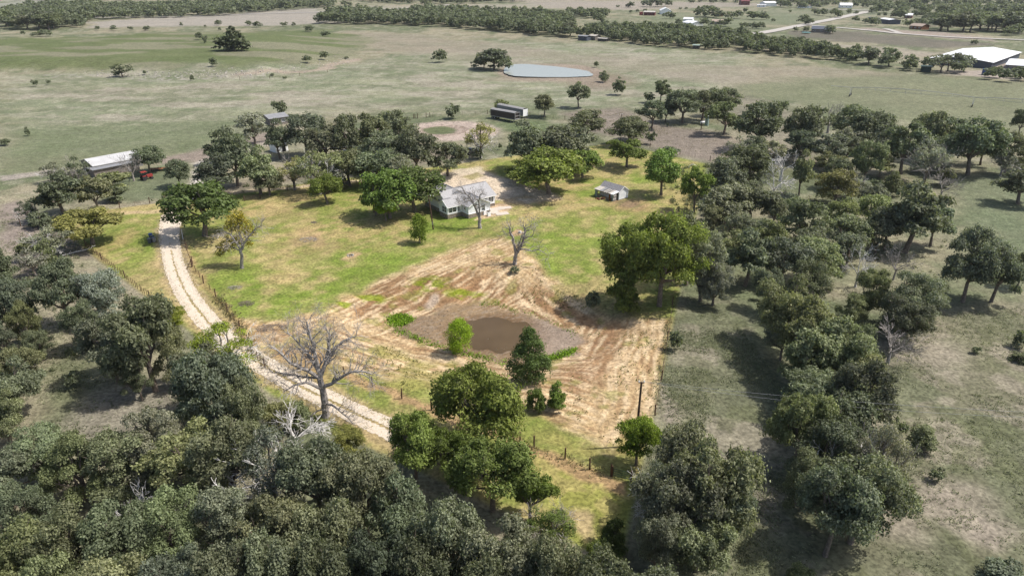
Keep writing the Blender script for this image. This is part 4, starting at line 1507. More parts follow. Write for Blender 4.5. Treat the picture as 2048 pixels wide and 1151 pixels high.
panel_gate('mesh_gate', 'low wire mesh gate between posts at the top left lawn corner', 'gate', (489, 402), (521, 397), 1.2, 5, 'rustpipe')
panel_gate('pipe_gate', 'green pipe gate near the lower right corner of the property', 'gate', (1224, 952), (1262, 962), 1.2, 4, 'pipe')
panel_gate('cattle_gate', 'weathered pale rail gate at the far left corner of the property', 'gate', (42, 452), (84, 448), 1.5, 4, 'palewood')
panel_gate('pasture_gate', 'left pair of dark gate posts behind the turnaround', 'gate', (827.5, 237.5), (835.5, 237), 1.7, 2, 'rustpipe')
panel_gate('pasture_gate', 'right pair of dark gate posts behind the turnaround', 'gate', (852.5, 235.5), (860, 235), 1.7, 2, 'rustpipe')
panel_gate('pasture_gate', 'dark gate posts in the pasture edge left of the farmyard trees', 'gate', (447, 265.5), (456, 264), 1.7, 2, 'rustpipe')
# H brace by the drive
t = thing('brace_posts', 'wooden H brace with leaning strut in the driveway fence', 'brace', P(384, 534), 1.9)
for x_ in (0, 1.7):
    MB().tube([(x_, 0, -.4), (x_, 0, 1.75)], .1, 7).build('post', M['postwood'], t)
MB().tube([(0, 0, 1.2), (1.7, 0, 1.2)], .06, 6).build('rail', M['postwood'], t)
MB().tube([(0, 0.1, 1.3), (-1.0, .9, .05)], .06, 6).build('strut', M['postwood'], t)
# pale pole at the drive
o = MB().tube([(0, 0, 0), (0.1, 0, 2.3)], .07, 7).build('marker_post', M['trim'])
o.location = P(366, 478)
tag(o, 'pale metal post at the head of the driveway fence', 'post')
t = thing('brace_posts', 'two dark braced posts in the verge fence by the driveway entrance', 'brace', P(326, 402), .2)
for x_ in (0, 2.0):
    MB().tube([(x_, 0, -.3), (x_, 0, 1.9)], .09, 7).build('post', M['postwood'], t)
MB().tube([(0, 0, .1), (-1.4, 0, -.05)], .05, 6).build('strut', M['postwood'], t)
MB().tube([(0, 0, 1.1), (2, 0, 1.1)], .05, 6).build('rail', M['postwood'], t)
# white bent pipe
pts = []
for i in range(13):
    a = math.pi * i / 12
    pts.append((-1.3 * math.cos(a), 0, .1 + 1.2 * math.sin(a)))
o = MB().tube(pts, .05, 6).build('bent_pipe', M['trim'])
o.location = P(1385, 337)
tag(o, 'white bent pipe hoop on the grass near the upper right corner', 'pipe')


# ------------------------------------------------------------------ irrigation pivot
def pivot():
    q1 = Vector(P(1700, 192))
    q2 = Vector(P(1944, 213))
    q3 = Vector(P(2250, 244))
    q0 = q1 + (q1 - q2).normalized() * 9
    t = thing('irrigation_pivot', 'long galvanised irrigation boom on wheeled towers across the right pasture', 'irrigation boom', q1)
    hh = 3.9
    up = Vector((0, 0, hh))
    o_ = q1

    def rel(p):
        return p - o_
    MB().tube([rel(q0) + up, rel(q1) + up], .1, 6).build('pipe', M['alum'], t)
    for a, b in ((q1, q2), (q2, q3)):
        n_ = 24
        top = []
        L_ = []
        Rr = []
        d_ = (b - a).normalized()
        s_ = Vector((-d_.y, d_.x, 0))
        for i in range(n_ + 1):
            k = i / n_
            p = rel(a.lerp(b, k)) + up + Vector((0, 0, 1.1 * 4 * k * (1 - k)))
            top.append(p)
        MB().tube(top, .11, 6).build('pipe', M['alum'], t)
        for i in range(2, n_ - 1, 3):
            p = top[i]
            q = p - Vector((0, 0, 1.3 * math.sin(math.pi * i / n_) + .25))
            MB().tube([p, q + s_ * .8, q - s_ * .8, p], .035, 4, False).build('truss', M['alum'], t)
            L_.append(q + s_ * .8)
            Rr.append(q - s_ * .8)
        MB().tube([top[0]] + L_ + [top[-1]], .03, 4, False).build('truss_rod', M['alum'], t)
        MB().tube([top[0]] + Rr + [top[-1]], .03, 4, False).build('truss_rod', M['alum'], t)
        for i in range(1, n_, 2):
            MB().tube([top[i], top[i] - Vector((0, 0, 2.2))], .02, 3, False).build('drop_hose', M['dark'], t)
    for q in (q1, q2, q3):
        p = rel(q)
        d_ = (q2 - q1).normalized()
        s_ = Vector((-d_.y, d_.x, 0))
        tw = MB()
        for sg in (-1, 1):
            for e in (-.35, .35):
                tw.tube([p + up + d_ * e, p + s_ * 2.0 * sg + Vector((0, 0, .7))], .06, 5)
        tw.tube([p + s_ * 2 + Vector((0, 0, .7)), p - s_ * 2 + Vector((0, 0, .7))], .08, 5)
        tw.build('tower', M['alum'], t)
        for sg in (-1, 1):
            c = p + s_ * 2.0 * sg + Vector((0, 0, .6))
            MB().tube([c - d_ * .18, c + d_ * .18], .62, 12).build('wheel', M['rubber'], t)
    return t


pivot()


# ------------------------------------------------------------------ small things on the lawn
def heap(name, label, cat, px_, py_, rx_, ry_, hgt, n_, m, L0=.5, L1=1.6, r_=.03, kind=None):
    b = P(px_, py_)
    mb = MB()
    for _ in range(n_):
        a = R.uniform(0, 6.28)
        k = math.sqrt(R.random())
        x_, y_ = rx_ * k * math.cos(a), ry_ * k * math.sin(a)
        z_ = hgt * (1 - k) * R.uniform(.2, 1) + .03
        an = R.uniform(0, 3.14)
        L_ = R.uniform(L0, L1) / 2
        dz = R.uniform(-.15, .25) * L_
        rr = R.uniform(.4, 1) * r_
        dx_, dy_ = math.cos(an) * L_, math.sin(an) * L_
        mb.tube([(x_ - dx_, y_ - dy_, max(0, z_ - dz)), (x_ + R.uniform(-.1, .1), y_, z_ + .05), (x_ + dx_, y_ + dy_, max(.02, z_ + dz))], [rr, rr * .8, rr * .4], 4)
    o = mb.build(name, m)
    o.location = b
    return tag(o, label, cat)


heap('brush_pile', 'grey brush pile on the pale burn patch in the upper left lawn', 'brush pile', 617, 479, 2.0, 1.5, .4, 110, M['deadwood'], .4, 1.3, .03)
heap('brush_pile', 'heap of brown cut brush beside the driveway fence', 'brush pile', 492, 607, 1.5, .9, .6, 80, M['bark'], .4, 1.5, .035)
heap('brush_pile', 'smaller grey brush heap left of the bare soil by the driveway fence', 'brush pile', 471, 575, 1.3, .8, .4, 55, M['deadwood'], .4, 1.3, .03)
heap('brush_pile', 'loose branches on the straw ground left of the big dead tree', 'brush pile', 545, 655, 2.6, 1.4, .5, 110, M['bark'], .5, 1.8, .035)
heap('brush_pile', 'low dead twigs lying on the dark soil upper left of the fence', 'brush pile', 628, 441 + 4, .8, .6, .3, 60, M['bark'], .3, .9, .03)
fp = thing('fire_ring', 'small stone fire ring on bare sand in the left lawn', 'fire ring', P(701, 511))
for k in range(9):
    a = k * .698
    s_ = R.uniform(.13, .2)
    o = MB().tube([(0, 0, -.05), (0, 0, s_ * .7), (0, 0, s_)], [s_, s_ * .95, s_ * .5], 6).build('stone', M['rock'], fp)
    o.location = (.62 * math.cos(a), .62 * math.sin(a), .03)
MB().tube([(-.3, 0, .08), (.4, .1, .1)], .08, 6).build('charred_log', M['dark'], fp)
fp = thing('stump', 'pale sawn stump on the sand patch behind the forked dead tree', 'stump', P(1040, 466))
MB().tube([(0, 0, -.2), (0, 0, .45)], [.42, .36], 9).build('trunk', M['palewood'], fp)
MB().tube([(.5, -.2, .15), (1.1, .3, .15)], .14, 8).build('log', M['deadwood'], fp)
fp = thing('fallen_branch', 'long pale fallen branch left of the closely posted fence', 'branch', P(128, 512), .65)
MB().tube([(-.5, 0, .2), (2, .1, .35), (4.2, -.1, .5), (6, .2, .9)], [.14, .12, .08, .04], 6).build('bough', M['palewood'], fp)
for k in range(5):
    MB().tube([(1 + k, .1, .35), (1.5 + k, R.uniform(-1, 1), .8)], [.05, .02], 5).build('twig', M['palewood'], fp)
fp = thing('fallen_log', 'thick pale fallen log in the trees at the lower left edge', 'log', P(22, 985), .4)
MB().tube([(-2, 0, 2.2), (0, .1, 2.6), (1.8, 0, 3.1)], [.22, .2, .12], 7).build('trunk', M['palewood'], fp)
# ------------------------------------------------------------------ trees
def leaf_cards(cent, nrm, size, g, aspect=0.62):
    """diamond shaped leaf sprays; cent (n,3), nrm (n,3), size (n,)"""
    n = len(cent)
    nrm = nrm / (np.linalg.norm(nrm, axis=1)[:, None] + 1e-9)
    rv = g.normal(size=(n, 3))
    a = np.cross(nrm, rv)
    a /= np.linalg.norm(a, axis=1)[:, None] + 1e-9
    b = np.cross(nrm, a)
    s = size[:, None]
    k = s * 0.18 * nrm
    v0 = cent + a * s * .5
    v1 = cent + b * s * .5 * aspect + k
    v2 = cent - a * s * .5
    v3 = cent - b * s * .5 * aspect + k
    V = np.stack([v0, v1, v2, v3], 1).reshape(-1, 3)
    F = np.arange(4 * n).reshape(n, 4)
    return V, F


def add_tint(me, t):
    at = me.attributes.new('tint', 'FLOAT', 'FACE')
    at.data.foreach_set('value', np.asarray(t, dtype=np.float32))


def crown_data(seed, style, n_leaf, size):
    """crown of a tree 10 m tall and 10 m across. returns centres, normals, sizes, tints, blob centres"""
    g = np.random.default_rng(seed)
    C_, N_, S_, T_ = [], [], [], []
    blobs = []
    if style in ('oak', 'sparse'):
        nb = 44 if style == 'oak' else 24
        lob = g.uniform(0, 6.28, 3)
        if seed % 2:
            nb = nb // 4
            nl = int(g.integers(4, 7))
            for q in range(nl):
                a0 = 6.28 * q / nl + g.uniform(-.5, .5)
                rl = g.uniform(1.5, 2.9)
                lc = np.array([rl * math.cos(a0), rl * math.sin(a0), g.uniform(3.6, 7.0)])
                lr_ = g.uniform(1.5, 2.3)
                for _ in range(8 if style == 'oak' else 5):
                    dd_ = g.normal(size=3)
                    dd_ /= np.linalg.norm(dd_)
                    blobs.append((lc + dd_ * np.array([1, 1, .8]) * lr_ * g.uniform(.6, 1.0), g.uniform(.65, 1.25)))
        for i in range(nb):
            th = g.uniform(0, 6.28)
            ph = math.asin(g.uniform(-.72 if seed % 3 else -.5, 1))
            k = g.uniform(.74, 1.0) if g.random() < .82 else g.uniform(.2, .6)
            lr = 1 + .16 * math.sin(2 * th + lob[0]) + .12 * math.sin(3 * th + lob[1]) + .07 * math.sin(5 * th + lob[2])
            rr = 3.9 * lr * k
            c = np.array([rr * math.cos(ph) * math.cos(th), rr * math.cos(ph) * math.sin(th), 5.3 + 3.5 * k * math.sin(ph) * (1 + .1 * math.sin(3 * th))])
            blobs.append((c, g.uniform(.8, 1.5)))
    elif style == 'feather':
        nb = 40
        for i in range(nb):
            th = g.uniform(0, 6.28)
            z = g.uniform(0, 1)
            k = math.sqrt(g.random()) * (1.0 - .55 * max(0, z - .35))
            rr = 4.2 * k * (1 + .15 * math.sin(3 * th + seed))
            blobs.append((np.array([rr * math.cos(th), rr * math.sin(th), 2.2 + 6.9 * z * (1 - .25 * k)]), g.uniform(.8, 1.35)))
    elif style == 'cone':
        nb = 64
        for i in range(nb):
            th = g.uniform(0, 6.28)
            z = (i + g.random()) / nb
            prof = (1 - z) ** .62 * (0.7 + .3 * min(1, z * 5 + .2))
            rr = 4.1 * prof * (g.uniform(.8, 1.0) if i % 3 else g.uniform(.2, .7))
            blobs.append((np.array([rr * math.cos(th), rr * math.sin(th), .9 + 8.4 * z]), 1.65 * (1 - .55 * z) * g.uniform(.85, 1.1)))
    elif style == 'willow':
        nb = 60
        for i in range(nb):
            th = g.uniform(0, 6.28)
            z = (i + g.random()) / nb
            prof = math.sin(math.pi * min(1, .12 + z * .86)) ** .7
            rr = 3.9 * prof * g.uniform(.5, 1.0)
            blobs.append((np.array([rr * math.cos(th), rr * math.sin(th), .9 + 8.2 * z]), g.uniform(1.1, 1.5)))
    elif style == 'shrub':
        nb = 22
        for i in range(nb):
            th = g.uniform(0, 6.28)
            ph = math.asin(g.uniform(0, 1))
            k = g.uniform(.5, 1.0)
            blobs.append((np.array([3.8 * k * math.cos(ph) * math.cos(th), 3.8 * k * math.cos(ph) * math.sin(th), 1.3 + 7.0 * k * math.sin(ph)]), g.uniform(1.0, 1.9)))
    tot = sum(r * r for _, r in blobs)
    for c, r in blobs:
        n = max(4, int(n_leaf * r * r / tot))
        d = g.normal(size=(n, 3))
        d /= np.linalg.norm(d, axis=1)[:, None]
        d[:, 2] = np.where(d[:, 2] < -.3, -d[:, 2] * .6, d[:, 2])
        bump = 1 + .3 * np.sin(d[:, 0] * 5 + c[0] * 3) * np.sin(d[:, 1] * 5 + c[1] * 3)
        k = np.abs(g.normal(0.92, .13, size=n)) * bump
        st = g.random(n) < .08
        k = np.where(st, k * 1.22, k)
        sq = np.array([1, 1, .78 if style != 'willow' else 1.1])
        p = c + d * (r * k)[:, None] * sq
        C_.append(p)
        nn = d * .8 + g.normal(size=(n, 3)) * .62 + np.array([0, 0, .35])
        N_.append(nn)
        S_.append(size * g.uniform(.6, 1.35, n))
        bt = g.uniform(.3, .62)
        T_.append(np.clip(bt + g.normal(0, .17, n), 0, 1))
    return np.concatenate(C_), np.concatenate(N_), np.concatenate(S_), np.concatenate(T_), blobs


def limb(mb, a, b, r0, r1, g, n=5, seg=4, wob=.12):
    a = Vector(a)
    b = Vector(b)
    L_ = (b - a).length
    pts = []
    rs = []
    for i in range(seg + 1):
        t = i / seg
        p = a.lerp(b, t)
        if 0 < i < seg:
            p += Vector((g.uniform(-1, 1), g.uniform(-1, 1), g.uniform(-.3, 1) * .8)) * L_ * wob
        pts.append(p)
        rs.append(r0 * (1 - t) + r1 * t)
    mb.tube(pts, rs, n, False)
    return pts


def tree_meshes(seed, style, n_leaf, size, limbs=9, low=False):
    Cc, Nn, Ss, Tt, blobs = crown_data(seed, style, n_leaf, size)
    g = np.random.default_rng(seed + 99)
    V, F = leaf_cards(Cc, Nn, Ss, g)
    crown = np_mesh('crown', V, F, M['leaf'])
    add_tint(crown, Tt)
    rg = random.Random(seed)
    mb = MB()
    if style in ('oak', 'sparse', 'feather'):
        fk = Vector((rg.uniform(-.3, .3), rg.uniform(-.3, .3), 2.6 if style != 'feather' else 1.6))
        mb.tube([(0, 0, -.6), (0.02, 0, .3), fk * .6, fk], [.42, .34, .28, .26], 7, False)
        bs = sorted(blobs, key=lambda q: -q[0][2])
        for k in range(min(limbs, len(bs))):
            c = bs[int(k * len(bs) / limbs)][0]
            mid = fk.lerp(Vector(c), .5) + Vector((rg.uniform(-.4, .4), rg.uniform(-.4, .4), .1))
            limb(mb, fk, mid, .2, .12, rg, 5, 3)
            limb(mb, mid, Vector(c), .12, .04, rg, 4, 3)
            if not low:
                for _ in range(3):
                    limb(mb, mid.lerp(Vector(c), .4), Vector(c) + Vector((rg.uniform(-1.4, 1.4), rg.uniform(-1.4, 1.4), rg.uniform(-.2, 1.2))), .05, .015, rg, 3, 3)
    else:
        mb.tube([(0, 0, -.5), (0, 0, 1.5), (0, 0, 7.5)], [.22, .18, .04], 6, False)
        for _ in range(6):
            a = rg.uniform(0, 6.28)
            z = rg.uniform(.8, 5)
            limb(mb, (0, 0, z), (2.6 * math.cos(a), 2.6 * math.sin(a), z + 1.4), .08, .02, rg, 4, 3)
    trunk = mb.mesh('trunk', M['bark'])
    return crown, trunk


LODN = {  # style: (near, mid, far) numbers and leaf sizes
    'oak': ((21000, .30), (7000, .46), (1500, .85)),
    'sparse': ((8000, .25), (2800, .42), (700, .8)),
    'feather': ((21000, .25), (6500, .42), (1400, .8)),
    'cone': ((15000, .32), (3500, .6), (700, 1.2)),
    'willow': ((15000, .28), (3500, .55), (700, 1.2)),
    'shrub': ((8000, .46), (2400, .8), (600, 1.4)),
}
LIB = {}


def lib(style, lod):
    k = (style, lod)
    if k not in LIB:
        nvar = {'oak': (8, 6, 6), 'feather': (4, 4, 4)}.get(style, (2, 2, 2))[lod]
        n_, s_ = LODN[style][lod]
        LIB[k] = [tree_meshes(1000 + 37 * i + 7 * lod + sum(map(ord, style)), style, n_, s_, 9 if lod == 0 else 6, lod > 0) for i in range(nvar)]
    return LIB[k]


def grow(mb, p, d, L_, r, depth, g, spread=.6, grav=0.0, nside=5, minr=.012, tips=None):
    """a bare branch and everything that springs from it"""
    seg = 3 if depth > 1 else 2
    pts = [p.copy()]
    rs = [r]
    q = p.copy()
    dd = d.copy()
    for i in range(seg):
        dd = (dd + Vector((g.gauss(0, .2), g.gauss(0, .2), g.gauss(0, .16) + grav))).normalized()
        q = q + dd * (L_ / seg)
        pts.append(q.copy())
        rs.append(max(minr, r * (1 - .42 * (i + 1) / seg)))
    mb.tube(pts, rs, nside if depth > 2 else (4 if depth > 1 else 3), False)
    if depth == 0:
        if tips is not None:
            tips.append(q.copy())
        return
    nchild = 3 if depth > 1 else 2
    for i in range(nchild):
        t = g.uniform(.35, 1.0) if i else 1.0
        k = min(seg - 1, int(t * seg))
        base = pts[k].lerp(pts[k + 1], t * seg - k) if k + 1 < len(pts) else pts[-1]
        ax = dd.orthogonal()
        ax.rotate(Matrix.Rotation(g.uniform(0, 6.28), 3, dd))
        nd = (dd + ax * g.uniform(.4, 1.0) * spread * (1.0 if i else .5)).normalized()
        rr = rs[min(k + 1, seg)] * (.85 if i == 0 else .62)
        grow(mb, base, nd, L_ * g.uniform(.6, .85), max(minr, rr), depth - 1, g, spread, grav, nside, minr, tips)


def dead_mesh(seed, depth=4, main=5, m='deadwood', hgt=10.0, tips=None, minr=.028, spread=.75):
    g = random.Random(seed)
    mb = MB()
    fk = Vector((g.uniform(-.4, .4), g.uniform(-.4, .4), hgt * .28))
    mb.tube([(0, 0, -.6), (0, 0, .4), fk * .6, fk], [.44, .36, .3, .27], 8, False)
    for i in range(main):
        a = 6.28 * i / main + g.uniform(-.4, .4)
        up_ = g.uniform(.35, 1.3)
        grow(mb, fk + Vector((0, 0, g.uniform(-.5, .3))), Vector((math.cos(a), math.sin(a), up_)).normalized(), hgt * g.uniform(.24, .33), g.uniform(.13, .2), depth, g, spread, .02, 6, minr, tips)
    return mb.mesh('branches', M[m])


DEADV = [dead_mesh(300 + i, 4, 5, 'palewood' if i % 2 else 'deadwood') for i in range(4)]

# tones: what the foliage itself is coloured
TONE = {
    'a': (.136, .156, .094), 'b': (.170, .194, .096), 'c': (.205, .22, .155), 'y': (.22, .23, .085), 'k': (.090, .110, .060),
    'g': (.125, .180, .040), 'h': (.155, .215, .026), 'd': (.088, .128, .038), 'p': (.180, .190, .055), 'z': (.26, .235, .03), 'w': (.19, .28, .02),
}
TWORD = {'a': 'dark grey-green', 'b': 'olive green', 'c': 'silvery grey-green', 'y': 'yellowish green', 'k': 'very dark', 'g': 'fresh green', 'h': 'bright green', 'd': 'deep green', 'p': 'pale green', 'z': 'yellow', 'w': 'vivid light green'}
KW = {'oak': ('oak_tree', 'oak', 'tree'), 'sparse': ('thinning_oak', 'thin crowned oak', 'tree'), 'feather': ('elm_tree', 'feathery elm', 'tree'), 'cone': ('conical_tree', 'conical tree', 'tree'),
      'willow': ('willow_tree', 'willow', 'tree'), 'shrub': ('shrub', 'shrub', 'shrub'), 'dead': ('dead_tree', 'bare dead tree', 'dead tree')}
KC = {'o': 'oak', 't': 'sparse', 'e': 'feather', 'c': 'cone', 'w': 'willow', 's': 'shrub', 'D': 'dead'}

# x, top y, foot y, crown width (photograph pixels), tone, kind
SPEC = """
410 366 472 138 d o|186 420 488 126 p o|655 350 407 66 g o|780 340 436 112 g o|830 334 424 112 d o|752 352 430 60 g o|772 392 441 48 w o|840 434 486 42 h w
1052 248 345 110 a o|1122 250 340 110 a o|1098 300 388 150 g o|1165 298 355 82 g o|1042 318 366 80 g o|1253 274 334 80 g o|1256 236 292 78 a o
1322 302 390 78 g o|1388 336 424 64 g o|1262 452 600 118 g o|1318 434 612 128 g o|1372 436 570 100 a e|1185 578 620 34 h s|1248 530 622 70 g s
920 644 706 56 w w|1058 660 762 84 d c|1071 766 820 44 g s|1115 762 820 46 g s|1272 826 930 84 h o
958 736 905 195 g o|832 830 960 120 g o|900 860 965 110 g o|985 878 1020 160 g o|1060 940 1040 90 g o|1100 1000 1090 100 g t
700 850 905 80 p e|460 646 740 120 h t|345 612 652 60 h e|300 600 700 80 a e|1225 1030 1105 60 d s|1190 1070 1140 60 g s
1029 530 546 20 d s|480 430 535 10 z X
130 345 432 104 k o|160 318 395 54 a t|112 328 365 44 a t|200 352 425 70 a o|228 335 378 66 b s|232 362 402 50 a s|300 293 346 66 a o|268 305 362 44 c D|360 319 374 50 a o
186 318 345 30 a t|60 405 445 40 k t|85 420 455 46 a s
510 228 290 66 c e|476 262 372 92 a o|440 312 392 84 a o|448 258 330 70 a o|522 298 388 84 b o|562 194 238 28 k o|615 228 312 92 a o|560 245 318 60 a o|655 245 330 84 a o|640 305 388 98 b t|590 318 380 66 y t
540 340 390 60 a o|700 232 330 72 a o|738 224 322 74 a o|790 223 300 72 a o|770 265 345 90 a o|832 262 352 84 a o|700 300 372 86 b o|765 300 374 96 a o|800 312 380 80 a o|672 330 380 60 c s
896 282 352 84 a o|962 250 316 62 y t|955 292 318 26 b s|1000 262 300 8 b s
905 202 237 34 c e|1005 197 224 36 b s|1088 190 234 46 a o|1157 165 216 46 a o|1175 222 276 76 a o|1240 150 190 32 a o|1205 138 164 24 c s|1192 122 135 12 b o|968 102 138 42 a s|988 98 140 50 a o|1006 106 142 34 a s|881 97 125 31 a o
455 70 101 44 k s|470 58 102 46 k c|484 74 102 36 k s|428 114 133 16 k o|245 128 154 36 k t|236 138 154 20 b s|615 110 126 22 k o|648 101 120 18 k o|653 60 73 22 k o|619 50 64 22 k o|568 42 54 16 k o|588 44 53 10 k o
515 42 55 20 a t|498 40 52 14 a t|437 39 52 14 a t|440 54 62 7 k s|399 64 80 18 b o|410 68 86 12 c t|411 78 88 6 k s|295 50 62 18 b o|262 52 61 12 b t|228 50 62 14 a t|196 51 61 12 c t|411 49 56 5 k s
47 60 71 12 k s|72 157 173 14 k o|98 158 169 9 k s|57 256 272 12 a s|52 252 260 7 a s|12 276 291 22 a s|90 62 73 26 b s|70 64 74 16 k s|363 44 53 7 c t
693 112 118 10 b s|1208 150 166 10 b s|290 140 150 8 k s|545 146 152 10 k s|570 152 158 10 k s|385 148 162 8 b s
1321 160 206 36 a o|1303 200 256 64 a o|1297 182 206 26 a o|1364 178 246 72 a o|1403 178 242 62 a o|1440 176 232 62 a o|1447 200 270 74 b o|1515 206 300 88 a o|1557 195 238 30 c t|1603 212 314 82 a o|1655 208 266 60 b D|1695 212 290 82 a o|1735 222 304 86 a o
1262 234 280 46 a o|1300 257 289 24 b e|1340 292 312 40 a s|1335 245 253 6 k s|1330 206 244 40 a o|1800 240 348 88 a o|1850 226 320 66 a o|1882 230 322 84 a o|1935 242 350 104 a o|1960 255 330 60 b e|1655 266 334 92 a o|1725 275 374 58 b o|1770 262 330 60 a o
1668 340 408 80 y e|1490 296 384 100 a o|1450 318 400 80 a o|1560 300 362 60 c D|1597 308 392 56 b o|1540 330 402 60 c D|1780 345 392 44 b c|1750 350 390 24 b c|1845 282 372 76 c t|1838 368 422 70 b s|1880 345 400 50 c D|2036 216 276 40 k o
2008 268 348 64 a e|2035 328 408 90 a o|2000 300 352 50 c t|2046 290 340 50 k e
1448 372 455 112 a o|1500 372 446 90 a o|1545 392 452 62 a o|1400 448 602 94 c e|1425 520 610 70 c e|1490 462 572 104 a o|1560 480 572 96 a o|1622 478 566 104 b e|1600 400 494 96 a e|1680 400 470 60 b e|1470 428 505 66 a e
1690 430 505 84 b o|1750 436 506 66 a e|1810 372 505 138 a o|1768 402 500 80 a o|1860 400 492 80 a o|1710 488 574 56 c D|1656 398 442 14 b D|1786 492 560 52 c D|1925 456 604 108 a o|1982 480 604 96 a o|2034 505 574 54 a o
1555 550 690 114 b o|1590 600 742 120 b o|1648 640 784 150 b o|1690 640 760 100 a e|1810 545 664 118 a e|1800 592 686 108 a e|1850 560 640 80 a e|1775 650 726 82 c D|1700 692 792 130 b e|1630 732 836 148 a o|1595 690 780 90 b o|2038 655 694 34 a s|1700 590 650 60 b e|1530 540 620 60 a o
1650 764 905 150 a o|1712 730 872 116 a o|1588 792 935 116 b o|1640 838 968 150 a e|1700 900 1085 160 a o|1650 940 1110 150 a o|1740 860 1010 120 c t|1690 860 980 120 c D|1600 900 1020 90 a e|1838 846 900 66 b s|1790 830 880 34 c D|1740 930 1060 100 a o
1352 822 1000 118 a o|1408 868 1075 168 a o|1340 940 1110 150 a o|1450 912 1080 104 a o|1300 900 1050 90 c t|1392 1000 1140 150 a o|1310 1020 1150 110 a e
1350 640 700 30 b s|1600 520 640 90 a e|1730 540 640 70 b e|1420 412 470 60 b e|1530 440 520 70 b e
16 500 582 62 a o|40 560 672 84 a o|84 658 722 62 a e|44 690 772 92 b o|140 518 652 92 a o|212 540 644 108 c e|180 600 700 80 a e|235 636 764 118 a o|312 592 782 150 b o|355 640 770 80 b e|285 690 800 60 a e|72 500 552 56 c t|104 452 515 80 c t|60 470 520 40 b s|100 470 540 40 b s
415 690 832 112 a o|445 700 880 150 a o|400 760 860 70 b e|500 760 900 100 b e|150 738 776 34 k s
40 720 832 112 a o|22 782 884 84 b o|102 852 962 138 b e|30 902 1014 130 a o|62 964 1084 138 a e|170 872 1000 120 b e|255 862 990 158 b e|325 818 960 130 c e|408 832 985 168 b o|475 848 1002 132 a o|560 862 1018 150 c t|645 870 1045 150 a o|735 902 1068 150 a o|820 962 1125 150 a o|905 1004 1180 150 a o|1000 1052 1215 150 a o|1104 1080 1250 138 b e
562 985 1130 150 a o|462 972 1110 150 c e|358 985 1125 150 b e|260 1004 1160 150 a o|160 1014 1170 150 b e|62 1052 1215 150 b o|662 1004 1170 150 a o|765 1062 1230 150 k o|482 1082 1250 150 a o|560 1090 1260 140 a o|380 1090 1250 150 a o|860 1080 1250 140 k o|960 1130 1300 140 a o|240 1110 1270 140 b o|130 1120 1270 140 b o|660 1100 1280 150 k o
590 810 905 110 c D|520 890 1000 120 c D|640 880 1000 110 c D|600 780 860 50 b s|560 800 880 60 b o|300 972 1060 90 c D|380 1005 1090 80 c D|700 930 1010 70 c t
1195 1120 1300 160 a e|1280 1140 1320 150 a o|1440 1130 1290 100 a o|60 600 690 60 b e|10 640 720 60 a e|500 790 870 80 a e|1560 640 720 70 a o|1885 330 372 40 a s
1950 690 706 20 b s|1870 930 960 30 b s|1520 560 600 20 b s|2000 1120 1170 110 a s|2040 700 722 40 b s|1600 1120 1160 50 b s
1545 15 46 0 a N
"""
FARSPEC = []


def tree_height(px_, top, foot, w_):
    b = P(px_, foot)
    D = proj(*b)[2]
    s = FOC / D
    r = w_ / 2 / s
    el = math.atan2(CAM_H, math.hypot(b[0], b[1]))
    lo, hi = .3, 40
    for _ in range(24):
        h = (lo + hi) / 2
        zc = b[2] + .54 * h
        y_ = proj(b[0], b[1], zc)[1] - s * math.sqrt((.43 * h * math.cos(el)) ** 2 + (r * math.sin(el) * .9) ** 2)
        if y_ > top:
            lo = h
        else:
            hi = h
    return b, 2 * r, lo, D


TREES = []
for row in SPEC.strip().replace('\n', '|').split('|'):
    f = row.split()
    if len(f) < 6 or f[5] in 'NX':
        continue
    x_, t_, b_2, w_ = map(float, f[:4])
    k = KC[f[5]]
    b, wm, h, D = tree_height(x_, t_, b_2, w_)
    h = max(.6 * wm, min(1.55 * wm + .5, h)) if k != 'dead' else max(.8 * wm, min(2 * wm, h))
    TREES.append(dict(px=(x_, b_2), pos=b, w=wm, h=h, D=D, tone=f[4], kind=k, w_px=w_))


def fill(poly, n_try, spacing, wr, hr, tones, kinds, avoid=.8, zone=None):
    """scatter trees of a wood over the ground between given corners"""
    pw = px_poly(poly)
    xs = [p[0] for p in pw]
    ys = [p[1] for p in pw]
    q = np.stack([rng.uniform(min(xs), max(xs), n_try), rng.uniform(min(ys), max(ys), n_try)], 1)
    ins = poly_sd(q[:, 0], q[:, 1], pw) < 0
    ex = np.array([[t['pos'][0], t['pos'][1]] for t in TREES])
    for (x_, y_), i in zip(q, ins):
        if not i:
            continue
        d = np.hypot(ex[:, 0] - x_, ex[:, 1] - y_)
        if d.min() < spacing:
            continue
        ex = np.vstack([ex, [x_, y_]])
        z = hz(x_, y_)
        pr = proj(x_, y_, z)
        w_ = R.uniform(*wr)
        TREES.append(dict(px=(pr[0], pr[1]), pos=(x_, y_, z), w=w_, h=w_ * R.uniform(*hr), D=pr[2], tone=R.choice(tones), kind=KC[R.choice(kinds)], w_px=w_ * FOC / pr[2], zone=zone))


n0 = len(TREES)
# the dense near woods
fill([(-300, 980), (100, 1010), (560, 1010), (1000, 1130), (1150, 1240), (1150, 1500), (-300, 1500)], 500, 6.6, (7, 10), (.85, 1.1), 'aabbck', 'oooe', zone='near wood')
fill([(-350, 560), (-30, 560), (0, 700), (-20, 980), (-350, 980)], 200, 6.6, (7, 10), (.85, 1.1), 'aab', 'ooe', zone='near wood')
